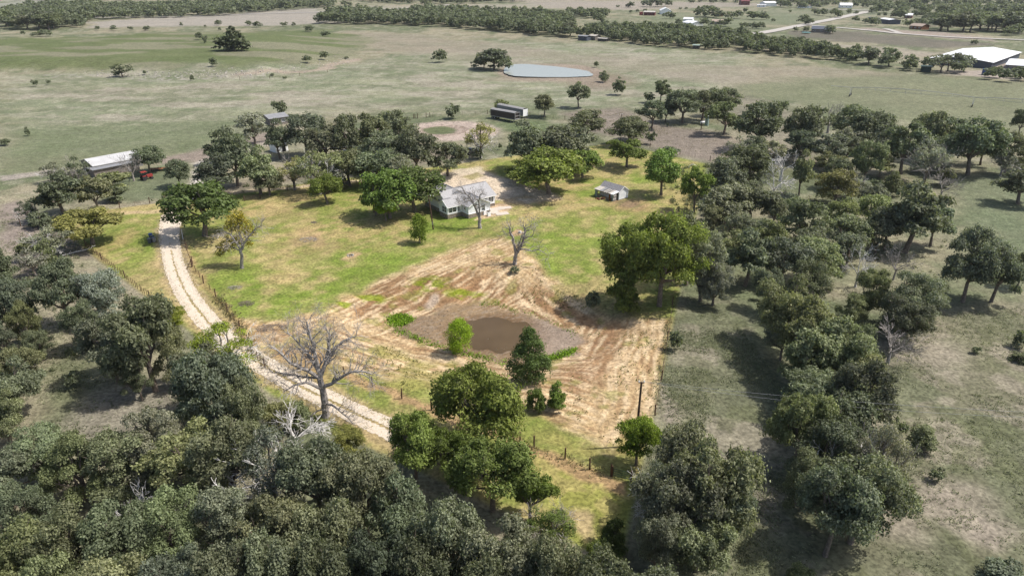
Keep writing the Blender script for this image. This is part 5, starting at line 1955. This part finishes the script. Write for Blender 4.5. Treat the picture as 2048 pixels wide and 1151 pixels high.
# right forest filler
fill([(1440, 400), (1640, 420), (1760, 470), (1700, 560), (1560, 640), (1450, 560)], 160, 7.0, (6, 9), (.8, 1.1), 'aab', 'ooee', zone='right wood')
fill([(1480, 300), (1640, 300), (1900, 330), (1860, 420), (1650, 440), (1450, 400)], 160, 8.0, (7, 10), (.8, 1.1), 'aabc', 'ooet', zone='right wood')
fill([(2060, 250), (2300, 250), (2500, 600), (2150, 560)], 90, 12, (7, 11), (.8, 1.0), 'aab', 'ooe', zone='right wood')
# far woods and hedgerows (feet of the trees)
Z = 'far'
fill([(8, 54), (60, 62), (110, 60), (168, 54), (172, 40), (200, 36), (200, 10), (60, 22), (14, 36)], 2500, 11.0, (13, 19), (.75, 1.0), 'aakb', 'ooe', zone='upper left wood')
fill([(172, 42), (300, 37), (470, 30), (560, 22), (668, 15), (664, 5), (430, 10), (200, 16)], 4000, 14.0, (14, 20), (.6, .8), 'aak', 'oo', zone='long wood along the top left')
fill([(640, 48), (800, 51), (905, 56), (980, 62), (1060, 70), (1140, 77), (1146, 62), (1120, 44), (1060, 36), (960, 30), (850, 26), (800, 38), (740, 30), (660, 32)], 3000, 9.5, (12, 17), (.75, 1.0), 'aakb', 'ooe', zone='wood behind the wide pasture')
fill([(1130, 40), (1210, 36), (1215, 28), (1140, 30)], 300, 9, (9, 13), (.7, 1.0), 'aak', 'oo', zone='small grove right of the central wood')
fill([(1160, 78), (1210, 80), (1300, 93), (1400, 98), (1500, 106), (1520, 92), (1480, 78), (1380, 68), (1290, 66), (1200, 64)], 1100, 8.0, (9, 13), (.9, 1.15), 'aabk', 'oooe', zone='hedgerow left of the road')
fill([(1500, 106), (1600, 116), (1680, 124), (1740, 130), (1742, 122), (1680, 112), (1610, 98), (1540, 92)], 500, 7.5, (8, 11), (.9, 1.15), 'aak', 'oo', zone='middle of the hedgerow')
fill([(740 + 1000, 136), (1800, 140), (1860, 146), (1930, 150), (1930, 142), (1860, 138), (1760, 130)], 300, 8.5, (8, 12), (.8, 1.1), 'aabc', 'ooet', zone='hedgerow before the warehouse')
fill([(1960, 158), (2020, 166), (2048, 168), (2048, 158), (1980, 152)], 80, 9, (8, 11), (.8, 1), 'ab', 'oe', zone='hedgerow right of the warehouse')
FT = """1235 10 16 a|1255 8 16 a|1262 4 16 k|1290 0 13 k|1300 -2 14 k|1318 -3 14 k|1335 -2 13 k|1400 14 35 a|1412 10 33 a|1425 14 35 a|1440 22 37 b|1460 24 38 a|1476 22 37 a|1500 22 39 a|1516 22 40 a|1530 28 40 a|1335 25 38 a|1345 24 38 a|1356 38 49 b|1408 36 53 a|1424 42 51 a|1440 41 52 b|1455 35 53 a|1484 44 56 b|1494 46 56 b|1505 44 58 a|1520 44 58 a|1580 20 26 b|1607 30 48 a|1618 35 50 b|1610 52 63 b|1592 53 63 r|1490 16 25 b|1360 16 20 b|1372 16 20 b|1262 20 26 b|1275 19 25 b|1290 18 24 b|1546 39 44 k|1625 20 24 k|1635 18 30 a|1645 18 32 a|1668 18 34 b|1675 20 36 b|1697 18 28 a|1712 22 29 b|1660 51 68 a|1711 33 45 b|1730 36 47 a|1748 35 52 a|1757 26 33 b|1770 25 33 b|1800 19 37 a|1788 22 36 a|1830 20 34 a|1845 22 34 b|1850 30 42 a|1860 24 38 a|1815 38 55 a|1835 36 50 b|1850 38 54 b|1870 36 54 b|1880 32 62 a|1895 34 62 a|1925 30 64 a|1940 30 64 a|1960 26 60 a|1975 24 60 a|1990 28 64 a|2008 26 64 a|2020 24 58 a|2036 22 56 a|2046 30 58 k|2015 54 72 b|2028 50 70 b|2040 16 44 k|2030 8 30 k|1948 80 90 a|1900 10 32 a|1915 10 34 a|1935 8 30 b|1950 10 32 a|1975 8 28 a|2000 4 26 a|2020 2 24 a|1740 0 14 a|1760 0 16 a|1780 4 16 a|1800 0 16 a|1820 6 18 a|1840 8 20 a|1860 8 18 b|1880 6 18 a|1890 12 34 a|1650 0 12 a|1670 2 12 a|1640 2 14 a|1690 4 12 b|1710 2 14 a|1730 4 16 a|1560 0 14 b|1568 4 12 b|1580 6 14 b|1470 0 8 a|1450 -2 6 a|1430 -2 6 a|1400 -2 5 a|1380 -2 5 a|1205 38 46 k|1206 44 56 b|1198 28 47 a|1180 18 32 a|1160 20 34 a|1214 44 48 k|688 2 12 a|700 4 13 a|716 6 11 k|1615 0 14 b|1600 0 12 a"""
for row in FT.split('|'):
    x_, t_, b_2, tn = row.split()
    x_, t_, b_2 = float(x_), float(t_), float(b_2)
    if b_2 < 4:
        b_2 = 4
    b = P(x_, b_2)
    D = proj(*b)[2]
    s = FOC / D
    h = max(4.5, min(17, 1.12 * (b_2 - t_) / s))
    w_ = h * R.uniform(1.1, 1.5)
    TREES.append(dict(px=(x_, b_2), pos=b, w=w_, h=h, D=D, tone=tn, kind=R.choice(['oak', 'oak', 'feather']), w_px=w_ * s, zone='upper right farmland'))
fill([(1380, 8), (1460, 8), (1560, 6), (1660, 9), (1800, 14), (1920, 18), (2048, 26), (2048, 2), (1700, -6), (1380, -6)], 1500, 24, (11, 18), (.6, .9), 'aab', 'ooe', zone='far farmland')
fill([(690, 2), (760, 6), (860, 12), (960, 8), (1050, 4), (1050, -6), (690, -8)], 1600, 18, (14, 20), (.6, .8), 'aak', 'oo', zone='far wood')
fill([(1850, 62), (2060, 70), (2060, 24), (1900, 22)], 500, 13, (13, 18), (.75, 1), 'aab', 'oe', zone='upper right farmland')
fill([(1560, 16), (1640, 20), (1660, 8), (1560, 4)], 200, 18, (13, 18), (.7, .95), 'ab', 'oe', zone='upper right farmland')
fill([(1740, 28), (1900, 40), (1900, 26), (1760, 16)], 250, 20, (12, 17), (.7, .95), 'ab', 'oe', zone='upper right farmland')
fill([(1700, 10), (2100, 18), (2100, -12), (1300, -12), (1380, -3)], 3000, 28, (14, 22), (.5, .8), 'aak', 'oo', zone='far wood')
fill([(-200, 4), (200, 2), (700, -2), (1300, -6), (1300, -16), (-200, -16)], 5000, 34, (18, 26), (.5, .7), 'aak', 'oo', zone='far wood')
TONE['r'] = (.16, .06, .06)
TWORD['r'] = 'reddish'

LAND = [('the white house', 925, 410, 100), ('the lean-to shed', 1220, 385, 100), ('the dry pond', 980, 665, 60), ('the long white-roofed barn', 237, 335, 80), ('the gravel turnaround', 900, 262, 90),
        ('the parked trailers', 1015, 232, 90), ('the pale far pond', 1095, 142, 80), ('the wheeled bins', 304, 478, 60), ('the white-roofed warehouse', 1955, 118, 60), ('the driveway entrance', 400, 395, 60),
        ('the green grassy hill', 420, 95, 60), ('the irrigation boom', 1820, 195, 60), ('the lower left corner of the view', 60, 1100, 40), ('the lower right corner of the view', 1990, 1100, 40),
        ('the right-hand utility pole', 1270, 880, 60), ('the left edge of the view', 10, 640, 50), ('the big bare dead tree', 648, 830, 60), ('the bottom edge of the view', 700, 1140, 40), ('the lower corner of the property', 1240, 1120, 50),
        ('the small white shed', 565, 305, 60), ('the right edge of the view', 2040, 420, 40), ('the pale upright tank', 1413, 251, 60), ('the country road fork', 1590, 66, 50), ('the far left corner of the property', 88, 440, 50),
        ('the grey cabin', 1165, 82, 40), ('the right meadow', 1900, 760, 60), ('the right edge of the property', 1340, 640, 60), ('the tall white barn', 1335, 28, 40), ('the left meadow clearing', 200, 830, 60),
        ('the upper right corner of the property', 1414, 328, 60), ('the white villa', 1690, 16, 40), ('the middle of the right wood', 1620, 560, 60), ('the far pasture fence', 1130, 242, 50)]
lab_count = {}


def describe(t):
    k = KW[t['kind']][1]
    x_, y_ = t['px']
    best = None
    for nm, lx_, ly_, _ in LAND:
        sc_ = 1 if ly_ > 300 else 1.0
        d = math.hypot(lx_ - x_, (ly_ - y_) * 1.6)
        if best is None or d < best[0]:
            best = (d, nm, x_ - lx_, y_ - ly_)
    d, nm, dx, dy = best
    if 'view' in nm or 'meadow' in nm or 'middle' in nm or 'corner' in nm:
        way = 'nearest'
    elif abs(dx) > abs(dy) * 1.3:
        way = 'left of' if dx < 0 else 'right of'
    else:
        way = 'beyond' if dy < 0 else 'in front of'
    size = 'tall' if t['h'] > 9.5 else ('mid-sized' if t['h'] > 5.5 else 'small')
    if t['kind'] == 'dead':
        base = f"{size} {k}"
    else:
        base = f"{size} {TWORD[t['tone']]} {k}"
    return base, way, nm, d


ORD = ['', 'second ', 'third ', 'fourth ', 'fifth ', 'sixth ', 'seventh ', 'eighth ', 'ninth ', 'tenth ', 'eleventh ', 'twelfth ']
# nearest (largest in the picture) first; beyond 300 they go into one distant wood
TREES.sort(key=lambda t: -t['w_px'])
vis = [t for t in TREES if -t['w_px'] < t['px'][0] < 2048 + t['w_px'] and -30 < t['px'][1] and (t['px'][1] < 1151 or t['px'][1] - t['h'] * .75 * FOC / t['D'] < 1151)]
gone = [t for t in TREES if not any(t is v for v in vis)]
solo = [t for t in vis][:300]
rest = [t for t in vis][300:] + [t for t in gone if t['D'] > 250]
near_gone = [t for t in gone if t['D'] <= 250]

groups = {}
for t in solo:
    zone = t.get('zone')
    base, way, nm, d = describe(t)
    t['lab'] = (base, way, nm)
    t['ld'] = d
    groups.setdefault((base, way, nm), []).append(t)
for (base, way, nm), L_ in groups.items():
    L_.sort(key=lambda t: t['ld'])
    for i, t in enumerate(L_):
        o_ = ORD[i] if i < len(ORD) else f'{i + 1}th '
        if way == 'nearest':
            t['label'] = f"{base} {o_}nearest to {nm}"
        elif len(L_) == 1:
            t['label'] = f"{base} {way} {nm}"
        else:
            t['label'] = f"{base} {way} {nm}, {o_}nearest to it"


def place_tree(t, label=True):
    lod = 0 if t['D'] < 125 else (1 if t['D'] < 330 else 2)
    nm, kw, cat = KW[t['kind']]
    rz = R.uniform(0, 6.28)
    zone_ = t.get('zone')
    root = thing(nm, t.get('label') or 'oak in the wood just outside the view', cat, t['pos'], rz, None)
    tn = TONE[t['tone']]
    v = R.uniform(.78, 1.25)
    colr = (tn[0] * v * R.uniform(.95, 1.08), tn[1] * v, tn[2] * v * R.uniform(.9, 1.15), 1)
    if t['kind'] == 'dead':
        o = bpy.data.objects.new('branches', R.choice(DEADV))
        COL.objects.link(o)
        o.parent = root
        o.scale = (t['w'] / 8.5, t['w'] / 8.5, t['h'] / 9.0)
        return root
    cm, tm = R.choice(lib(t['kind'], lod))
    if t['D'] > 330:
        t['w'] *= 1.2
    sx = t['w'] / 9.1
    ax_ = R.uniform(.88, 1.14)
    for nme, me in (('crown', cm), ('trunk', tm)):
        o = bpy.data.objects.new(nme, me)
        COL.objects.link(o)
        o.parent = root
        o.scale = (sx * ax_, sx / ax_, t['h'] / 9.3)
        o.color = colr
    if t['kind'] == 'sparse' and lod < 2:
        o = bpy.data.objects.new('dead_limbs', R.choice(DEADV))
        COL.objects.link(o)
        o.parent = root
        o.scale = (t['w'] / 9.5, t['w'] / 9.5, t['h'] / 9.6)
    return root


GN = {'upper left wood': 'trees of the upper left wood'}
for t in solo:
    r_ = place_tree(t)
    if t.get('zone'):
        r_['group'] = 'trees of the ' + t['zone']
for t in near_gone:
    if t['D'] < 140 and -260 < t['px'][0] < 2300 and t['px'][1] < 1500:
        r_ = place_tree(t)
        r_['label'] = 'oak standing in the wood just below the frame'
        r_['group'] = 'oaks just outside the view'


def wood(name, label, items):
    """everything past the 300 largest, as one mass of foliage"""
    VV, FF, TT, CC = [], [], [], []
    off_ = 0
    src = [crown_data(4000 + i, 'oak', 520, 1.35) for i in range(8)]
    for t in items:
        Cc, Nn, Ss, Tt, _ = src[R.randrange(8)]
        m_ = len(Cc)
        keep = slice(0, m_) if t['D'] < 800 else slice(0, m_, 2)
        a = R.uniform(0, 6.28)
        rot = np.array([[math.cos(a), -math.sin(a), 0], [math.sin(a), math.cos(a), 0], [0, 0, 1]])
        big = 1.0 if t['D'] < 800 else 1.35
        V, F = leaf_cards(Cc[keep], Nn[keep], Ss[keep] * big, rng)
        V = (V @ rot.T) * np.array([t['w'] / 9.6, t['w'] / 9.6, t['h'] / 9.3])
        V[:, 2] -= .12 * t['h']
        V = V + np.array(t['pos'])
        VV.append(V)
        FF.append(F + off_)
        off_ += len(V)
        tn = np.array(TONE[t['tone']]) * R.uniform(.85, 1.15)
        TT.append(Tt[keep])
        CC.append(np.repeat(tn[None], len(F), 0))
    V = np.concatenate(VV)
    F = np.concatenate(FF)
    me = np_mesh(name, V, F, M['leaf'])
    add_tint(me, np.concatenate(TT))
    o = bpy.data.objects.new(name, me)
    COL.objects.link(o)
    o.color = (*TONE['a'], 1)
    tag(o, label, 'woodland', kind='stuff')
    return o


print('TREES', len(TREES), 'visible', len(vis), 'rest', len(rest), 'w_px at 300', solo[-1]['w_px'])
wood('distant_woodland', 'mass of dark green trees in the far woods and farmland', rest)


# ---- the four trees with a shape of their own
def rel_px(base, pts, dy=0.0):
    """points of a limb: photograph position, with depth offset from the trunk in metres"""
    out = []
    for (x_, y_, dep) in pts:
        Y = base[1] + dep
        # solve for the height at which the ray meets the vertical plane at distance Y
        dz = (575.5 - y_) / FOC
        z = CAM_H + Y * (-sP + dz * cP) / (cP + dz * sP)
        D = Y * cP - (z - CAM_H) * sP
        out.append(Vector(((x_ - 1024) / FOC * D - base[0], dep, z - base[2])))
    return out


def hero(label, base_px, limbs, m, seed, twig=2, tl=1.3, minr=.012, cat='dead tree', name='dead_tree', tips=None, deep=2):
    b = P(*base_px)
    t = thing(name, label, cat, b)
    g = random.Random(seed)
    for k, (r0, r1, pts) in enumerate(limbs):
        r1 = r1 * (1.5 if k else 1.0)
        r0 = r0 * (1.15 if k else 1.0)
        mb = MB()
        q = rel_px(b, pts)
        # subdivide and roughen
        pp = [q[0]]
        for i in range(len(q) - 1):
            for j in range(1, 4):
                c = q[i].lerp(q[i + 1], j / 3)
                if j < 3:
                    c += Vector((g.gauss(0, .06), g.gauss(0, .06), g.gauss(0, .06)))
                pp.append(c)
        n_ = len(pp)
        rr = [r0 + (r1 - r0) * i / (n_ - 1) for i in range(n_)]
        if k == 0:
            rr[0] *= 1.25
            pp[0] = pp[0] + Vector((0, 0, -.4))
        mb.tube(pp, rr, 7, True)
        if k or len(limbs) == 1:
            for i in range(2, n_):
                for _ in range(twig if i < n_ - 1 else twig + 1):
                    d = (pp[i] - pp[i - 1]).normalized()
                    ax = d.orthogonal()
                    ax.rotate(Matrix.Rotation(g.uniform(0, 6.28), 3, d))
                    grow(mb, pp[i], (d * .6 + ax * g.uniform(.5, 1.1) + Vector((0, 0, .25))).normalized(), tl * g.uniform(.5, 1.15), max(minr, rr[i] * .5), deep, g, .8, .02, 5, minr, tips)
        mb.build('trunk' if k == 0 else 'limb', M[m], t)
    return t


hero('bare dead tree leaning left in front of the white house', (960, 456), [
    (.42, .34, [(960, 456, 0), (959.5, 440, 0), (958.5, 432, 0)]),
    (.27, .05, [(958.5, 433, 0), (950, 413, 0), (941, 396, .5), (930, 386, 1), (922, 372, 1.5)]),
    (.2, .04, [(959, 434, 0), (959, 415, -.3), (957, 400, -.6), (960, 390, -1), (965, 386, -1)]),
    (.09, .02, [(946, 405, .2), (938, 401, .2), (928, 405, 0), (918, 412, -.3)]),
    (.08, .02, [(941, 396, .5), (932, 396, 1), (924, 402, 1.2), (918, 408, 1.2)]),
    (.08, .02, [(934, 390, .6), (926, 386, .8), (918, 392, 1)]),
    (.09, .02, [(957, 404, -.6), (950, 396, -.5), (946, 388, -.5)]),
    (.07, .02, [(959, 420, -.2), (964, 408, -.5), (963, 402, -.8)]),
], 'deadwood', 5, 2, 1.1, .02)
hero('forked dead tree above the dry pond with a long right limb', (1030, 528), [
    (.42, .36, [(1030, 528, 0), (1030, 515, 0), (1033, 505, 0)]),
    (.27, .1, [(1032, 507, 0), (1029, 490, 0), (1026, 475, 0), (1020, 464, 0), (1019, 454, 0)]),
    (.09, .02, [(1021, 466, 0), (1012, 468, .3), (1004, 469, .4)]),
    (.3, .1, [(1033, 506, 0), (1041, 493, .4), (1046, 482, .6), (1049, 468, .8), (1049, 454, 1)]),
    (.1, .02, [(1049, 462, .8), (1047, 450, 1), (1048, 438, 1.2)]),
    (.09, .02, [(1050, 458, .8), (1062, 451, 0), (1070, 446, 0), (1074, 440, 0)]),
    (.13, .03, [(1047, 478, .6), (1055, 474, 0), (1064, 472, -.4), (1067, 466, -.6)]),
    (.16, .02, [(1040, 499, .2), (1052, 498, -.5), (1064, 502, -1), (1078, 499, -1.4), (1090, 506, -1.6), (1098, 513, -1.8)]),
    (.18, .06, [(1034, 500, 0), (1038, 488, -.8), (1042, 476, -1.2), (1045, 468, -1.4)]),
], 'deadwood', 9, 1, 1.2, .022)
hero('huge grey dead oak with tangled branches beside the driveway', (651, 832), [
    (.5, .4, [(651, 832, 0), (650, 805, 0), (646, 780, 0), (640, 755, 0)]),
    (.3, .07, [(641, 757, 0), (634, 725, .4), (628, 700, .6), (620, 670, .8), (614, 645, 1)]),
    (.26, .05, [(641, 752, 0), (652, 722, .5), (668, 700, 1), (688, 680, 1.4), (712, 672, 1.6)]),
    (.25, .05, [(640, 757, 0), (610, 738, -.6), (585, 728, -1), (560, 705, -1), (540, 690, -1)]),
    (.24, .05, [(645, 775, 0), (672, 760, -.6), (700, 744, -1), (722, 742, -1.4), (745, 748, -1.6)]),
    (.2, .04, [(645, 778, 0), (612, 764, -1.2), (588, 770, -1.6), (568, 782, -2)]),
    (.16, .03, [(650, 805, 0), (668, 812, -1.5), (690, 830, -2.4), (706, 846, -2.8)]),
    (.2, .04, [(638, 745, 0), (616, 706, 1.4), (592, 680, 2), (575, 664, 2.4)]),
    (.18, .04, [(644, 745, .2), (656, 700, 2), (660, 670, 2.6), (650, 650, 3)]),
    (.14, .03, [(640, 755, 0), (600, 752, 1), (560, 745, 1.4), (540, 742, 1.4)]),
    (.12, .03, [(652, 815, 0), (628, 826, -1.2), (606, 838, -2)]),
], 'deadwood', 21, 2, 1.7, .011, deep=3)
tips = []
ht = hero('half dead oak with yellow leaves on the upper left lawn', (484, 536), [
    (.36, .28, [(484, 536, 0), (484, 515, 0), (482, 498, 0)]),
    (.2, .05, [(482, 500, 0), (474, 486, 0), (465, 474, 0), (455, 465, .2), (442, 466, .2)]),
    (.2, .05, [(483, 500, 0), (490, 484, 0), (500, 470, -.2), (512, 456, -.3), (524, 450, -.3)]),
    (.16, .04, [(483, 499, 0), (484, 480, .6), (478, 464, 1), (476, 450, 1.2)]),
    (.12, .03, [(483, 502, 0), (462, 492, .6), (445, 490, 1)]),
], 'deadwood', 33, 2, 1.3, .02, 'tree', 'half_dead_oak')
g = np.random.default_rng(77)
cs = []
b0 = P(484, 536)
for (x_, y_, dep, r_, n_) in ((470, 438, 1.5, 1.7, 420), (486, 450, 1.8, 1.6, 420), (462, 452, 1.5, 1.3, 260), (500, 462, 1.6, 1.2, 220), (458, 488, 1.2, 1.6, 360), (445, 494, 1.0, 1.2, 200), (474, 482, 1.6, 1.2, 160), (496, 486, 1.5, .9, 110), (480, 432, 1.6, 1.0, 160), (440, 505, 1.2, .9, 120)):
    c = np.array(rel_px(b0, [(x_, y_, dep)])[0])
    d = g.normal(size=(n_, 3))
    d /= np.linalg.norm(d, axis=1)[:, None]
    cs.append(c + d * (r_ * g.uniform(.4, 1.1, n_))[:, None])
cs = np.concatenate(cs)
V, F = leaf_cards(cs, g.normal(size=cs.shape) + np.array([0, 0, .5]), g.uniform(.22, .5, len(cs)), g)
me = np_mesh('crown', V, F, M['leaf'])
add_tint(me, g.uniform(.1, .8, len(cs)))
o = bpy.data.objects.new('crown', me)
COL.objects.link(o)
o.parent = ht
o.color = (.27, .25, .03, 1)


# ------------------------------------------------------------------ low growth
def tufts(name, label, areas, n_, size, color, cat='weeds', hgt=.5, clump=5, tone=None, mode='poly', w=1.0, m='leaf'):
    P_ = []
    for ar in areas:
        pw = px_poly(ar)
        if mode == 'line':
            Ls = [math.hypot(pw[i + 1][0] - pw[i][0], pw[i + 1][1] - pw[i][1]) for i in range(len(pw) - 1)]
            for _ in range(n_):
                k = R.choices(range(len(Ls)), Ls)[0]
                t = R.random()
                P_.append((pw[k][0] * (1 - t) + pw[k + 1][0] * t + R.gauss(0, w), pw[k][1] * (1 - t) + pw[k + 1][1] * t + R.gauss(0, w)))
        else:
            xs = [p[0] for p in pw]
            ys = [p[1] for p in pw]
            q = np.stack([rng.uniform(min(xs), max(xs), n_ * 2), rng.uniform(min(ys), max(ys), n_ * 2)], 1)
            q = q[poly_sd(q[:, 0], q[:, 1], pw) < 0][:n_]
            dens = fbm(q[:, 0] / 6, q[:, 1] / 6, 6, 3)
            q = q[dens + rng.uniform(-.1, .1, len(q)) > .48]
            P_ += [tuple(p) for p in q]
    q = np.repeat(np.array(P_), clump, 0)
    sc = np.repeat(rng.uniform(.5, 1.3, len(P_)), clump)
    q = q + rng.normal(0, size * .9, q.shape) * sc[:, None]
    z = height(q[:, 0], q[:, 1]) + np.abs(rng.normal(0, hgt * .4, len(q))) * sc + .03
    C_ = np.stack([q[:, 0], q[:, 1], z], 1)
    V, F = leaf_cards(C_, rng.normal(size=C_.shape) + np.array([0, 0, .7]), size * sc * rng.uniform(.5, 1.2, len(q)), rng)
    me = np_mesh(name, V, F, M[m])
    add_tint(me, rng.uniform(.15, .85, len(q)))
    o = bpy.data.objects.new(name, me)
    COL.objects.link(o)
    o.color = (*color, 1)
    return tag(o, label, cat, kind='stuff')


tufts('pond_weeds', 'bright green weeds growing round the rim of the dry pond', [[(776, 640), (786, 655), (815, 668), (850, 684), (890, 697), (935, 708), (985, 720), (1020, 728)], [(785, 640), (800, 632), (822, 640)], [(785, 640), (800, 648), (815, 642)], [(1085, 720), (1120, 712), (1150, 700)]], 300, .3, (.13, .24, .015), 'weeds', .45, 5, mode='line', w=.45)
tufts('pond_weeds', 'thin green weeds along the far rim of the dry pond', [[(962, 607), (1005, 610), (1030, 622)], [(1020, 622), (1060, 626), (1120, 650), (1150, 668)]], 70, .24, (.15, .22, .03), 'weeds', .3, 5, mode='line', w=.5)
tufts('pasture_scrub', 'grey green scrub tufts scattered over the lower right pasture', [[(1330, 640), (1450, 620), (1560, 760), (1560, 1151), (1280, 1151), (1300, 850)], [(1780, 640), (2150, 600), (2300, 1200), (1500, 1200), (1760, 900)]], 9000, .18, (.155, .168, .10), 'scrub', .24, 7)
tufts('pasture_scrub', 'grey green scrub tufts scattered over the lower left clearings', [[(0, 560), (140, 660), (200, 760), (380, 740), (380, 860), (100, 900), (0, 820)], [(0, 420), (160, 470), (130, 640), (0, 560)]], 5000, .2, (.135, .15, .085), 'scrub', .28, 7)
tufts('field_weeds', 'green weeds sprouting through the straw right of the dry pond', [[(1150, 640), (1330, 640), (1300, 820), (1240, 900), (1120, 820)], [(960, 500), (1110, 540), (1180, 620), (1060, 610)], [(620, 660), (780, 690), (960, 760), (800, 790), (640, 740)]], 420, .3, (.16, .16, .05), 'weeds', .3, 4)
tufts('fence_weeds', 'tall weeds and brush along the driveway and lower fences', [[(432, 594), (470, 640), (503, 700), (530, 735)]], 260, .34, (.14, .125, .06), 'weeds', .6, 5, mode='line', w=.5)
tufts('fence_weeds', 'sparse dry weeds along the lower and right fences', [[(1040, 886), (1180, 938), (1222, 951)], [(1345, 620), (1322, 760), (1300, 860)]], 90, .26, (.2, .19, .08), 'weeds', .35, 5, mode='line', w=.6)
tufts('dry_grass', 'tan dry grass tufts in the right wood and under the oaks', [[(1420, 300), (1880, 360), (1900, 620), (1700, 700), (1450, 560)], [(1150, 220), (1480, 240), (1500, 320), (1250, 285)]], 3000, .22, (.2, .185, .12), 'grass', .25, 6)
tufts('mud_debris', 'grey twigs and cracked debris on the dry pond bed', [[(800, 655), (870, 625), (960, 610), (1060, 632), (1155, 680), (1100, 715), (1000, 722), (880, 690)]], 300, .22, (.20, .17, .145), 'debris', .06, 3)
tufts('undergrowth', 'scrubby undergrowth between the trees of the right wood', [[(1420, 420), (1560, 380), (1860, 380), (1900, 520), (1860, 680), (1760, 800), (1720, 1060), (1620, 1050), (1560, 900), (1560, 700), (1440, 600)], [(1300, 330), (1430, 330), (1420, 420), (1350, 420)]], 170, .34, (.12, .135, .07), 'undergrowth', 1.3, 60)
tufts('undergrowth', 'scrubby undergrowth along the left woods and property line', [[(0, 480), (170, 500), (330, 640), (420, 760), (520, 900), (100, 960), (0, 900)], [(440, 330), (700, 320), (840, 340), (700, 375), (450, 392)]], 110, .34, (.12, .135, .07), 'undergrowth', 1.1, 60)
EL = [(348, 402), (326, 428), (318, 460), (322, 505), (336, 556), (364, 606), (403, 655), (448, 697), (505, 737), (572, 776), (640, 809), (700, 838), (755, 862)]
ER = [(405, 398), (372, 428), (361, 460), (364, 505), (380, 556), (408, 604), (447, 648), (492, 686), (545, 720), (608, 756), (672, 787), (732, 818), (790, 846)]
CL = DRIVE[4:]
tufts('gravel_spill', 'loose pale gravel spilling over the driveway edges', [EL, ER], 1500, .13, (.5, .44, .36), 'gravel', .02, 5, mode='line', w=.4, m='gravel')
tufts('verge_grass', 'short tan and green grass creeping onto the driveway edges and crown', [EL, ER, CL], 420, .14, (.26, .24, .09), 'grass', .1, 5, mode='line', w=.3)
# pale rocks on the bank
mb = MB()
for _ in range(420):
    k = R.random()
    lx_ = 180 + 520 * k
    ly_ = 147 + 3 * math.sin(k * 6) - (max(0, k - .7) * 90)
    q = P(lx_ + R.uniform(-14, 14), ly_ + R.gauss(0, 4.5))
    s_ = R.uniform(.15, .6)
    Mx = Matrix.Translation(q) @ Matrix.Rotation(R.uniform(0, 3), 4, 'Z') @ Matrix.Rotation(R.uniform(-.4, .4), 4, 'X')
    mb.box(-s_, s_, -s_ * .6, s_ * .6, -.2, s_ * .4, Mx)
tag(mb.build('bank_rocks', M['rock']), 'pale rocks strewn along the stony bank of the green hill', 'rocks', kind='stuff')


# ------------------------------------------------------------------ air
hb = MB().box(-2600, 2600, -220, 3400, -9, CAM_H + 8)
hm = bpy.data.materials.new('haze')
hm.use_nodes = True
hm.node_tree.nodes.clear()
_o = hm.node_tree.nodes.new('ShaderNodeOutputMaterial')
_v = hm.node_tree.nodes.new('ShaderNodeVolumePrincipled')
_v.inputs['Color'].default_value = (0.86, 0.9, 0.94, 1)
_v.inputs['Density'].default_value = 0.00005
_v.inputs['Anisotropy'].default_value = 0.2
hm.node_tree.links.new(_v.outputs[0], _o.inputs['Volume'])
hm.cycles.homogeneous_volume = True
tag(hb.build('haze', hm), 'thin haze over the far fields', 'haze', kind='stuff')
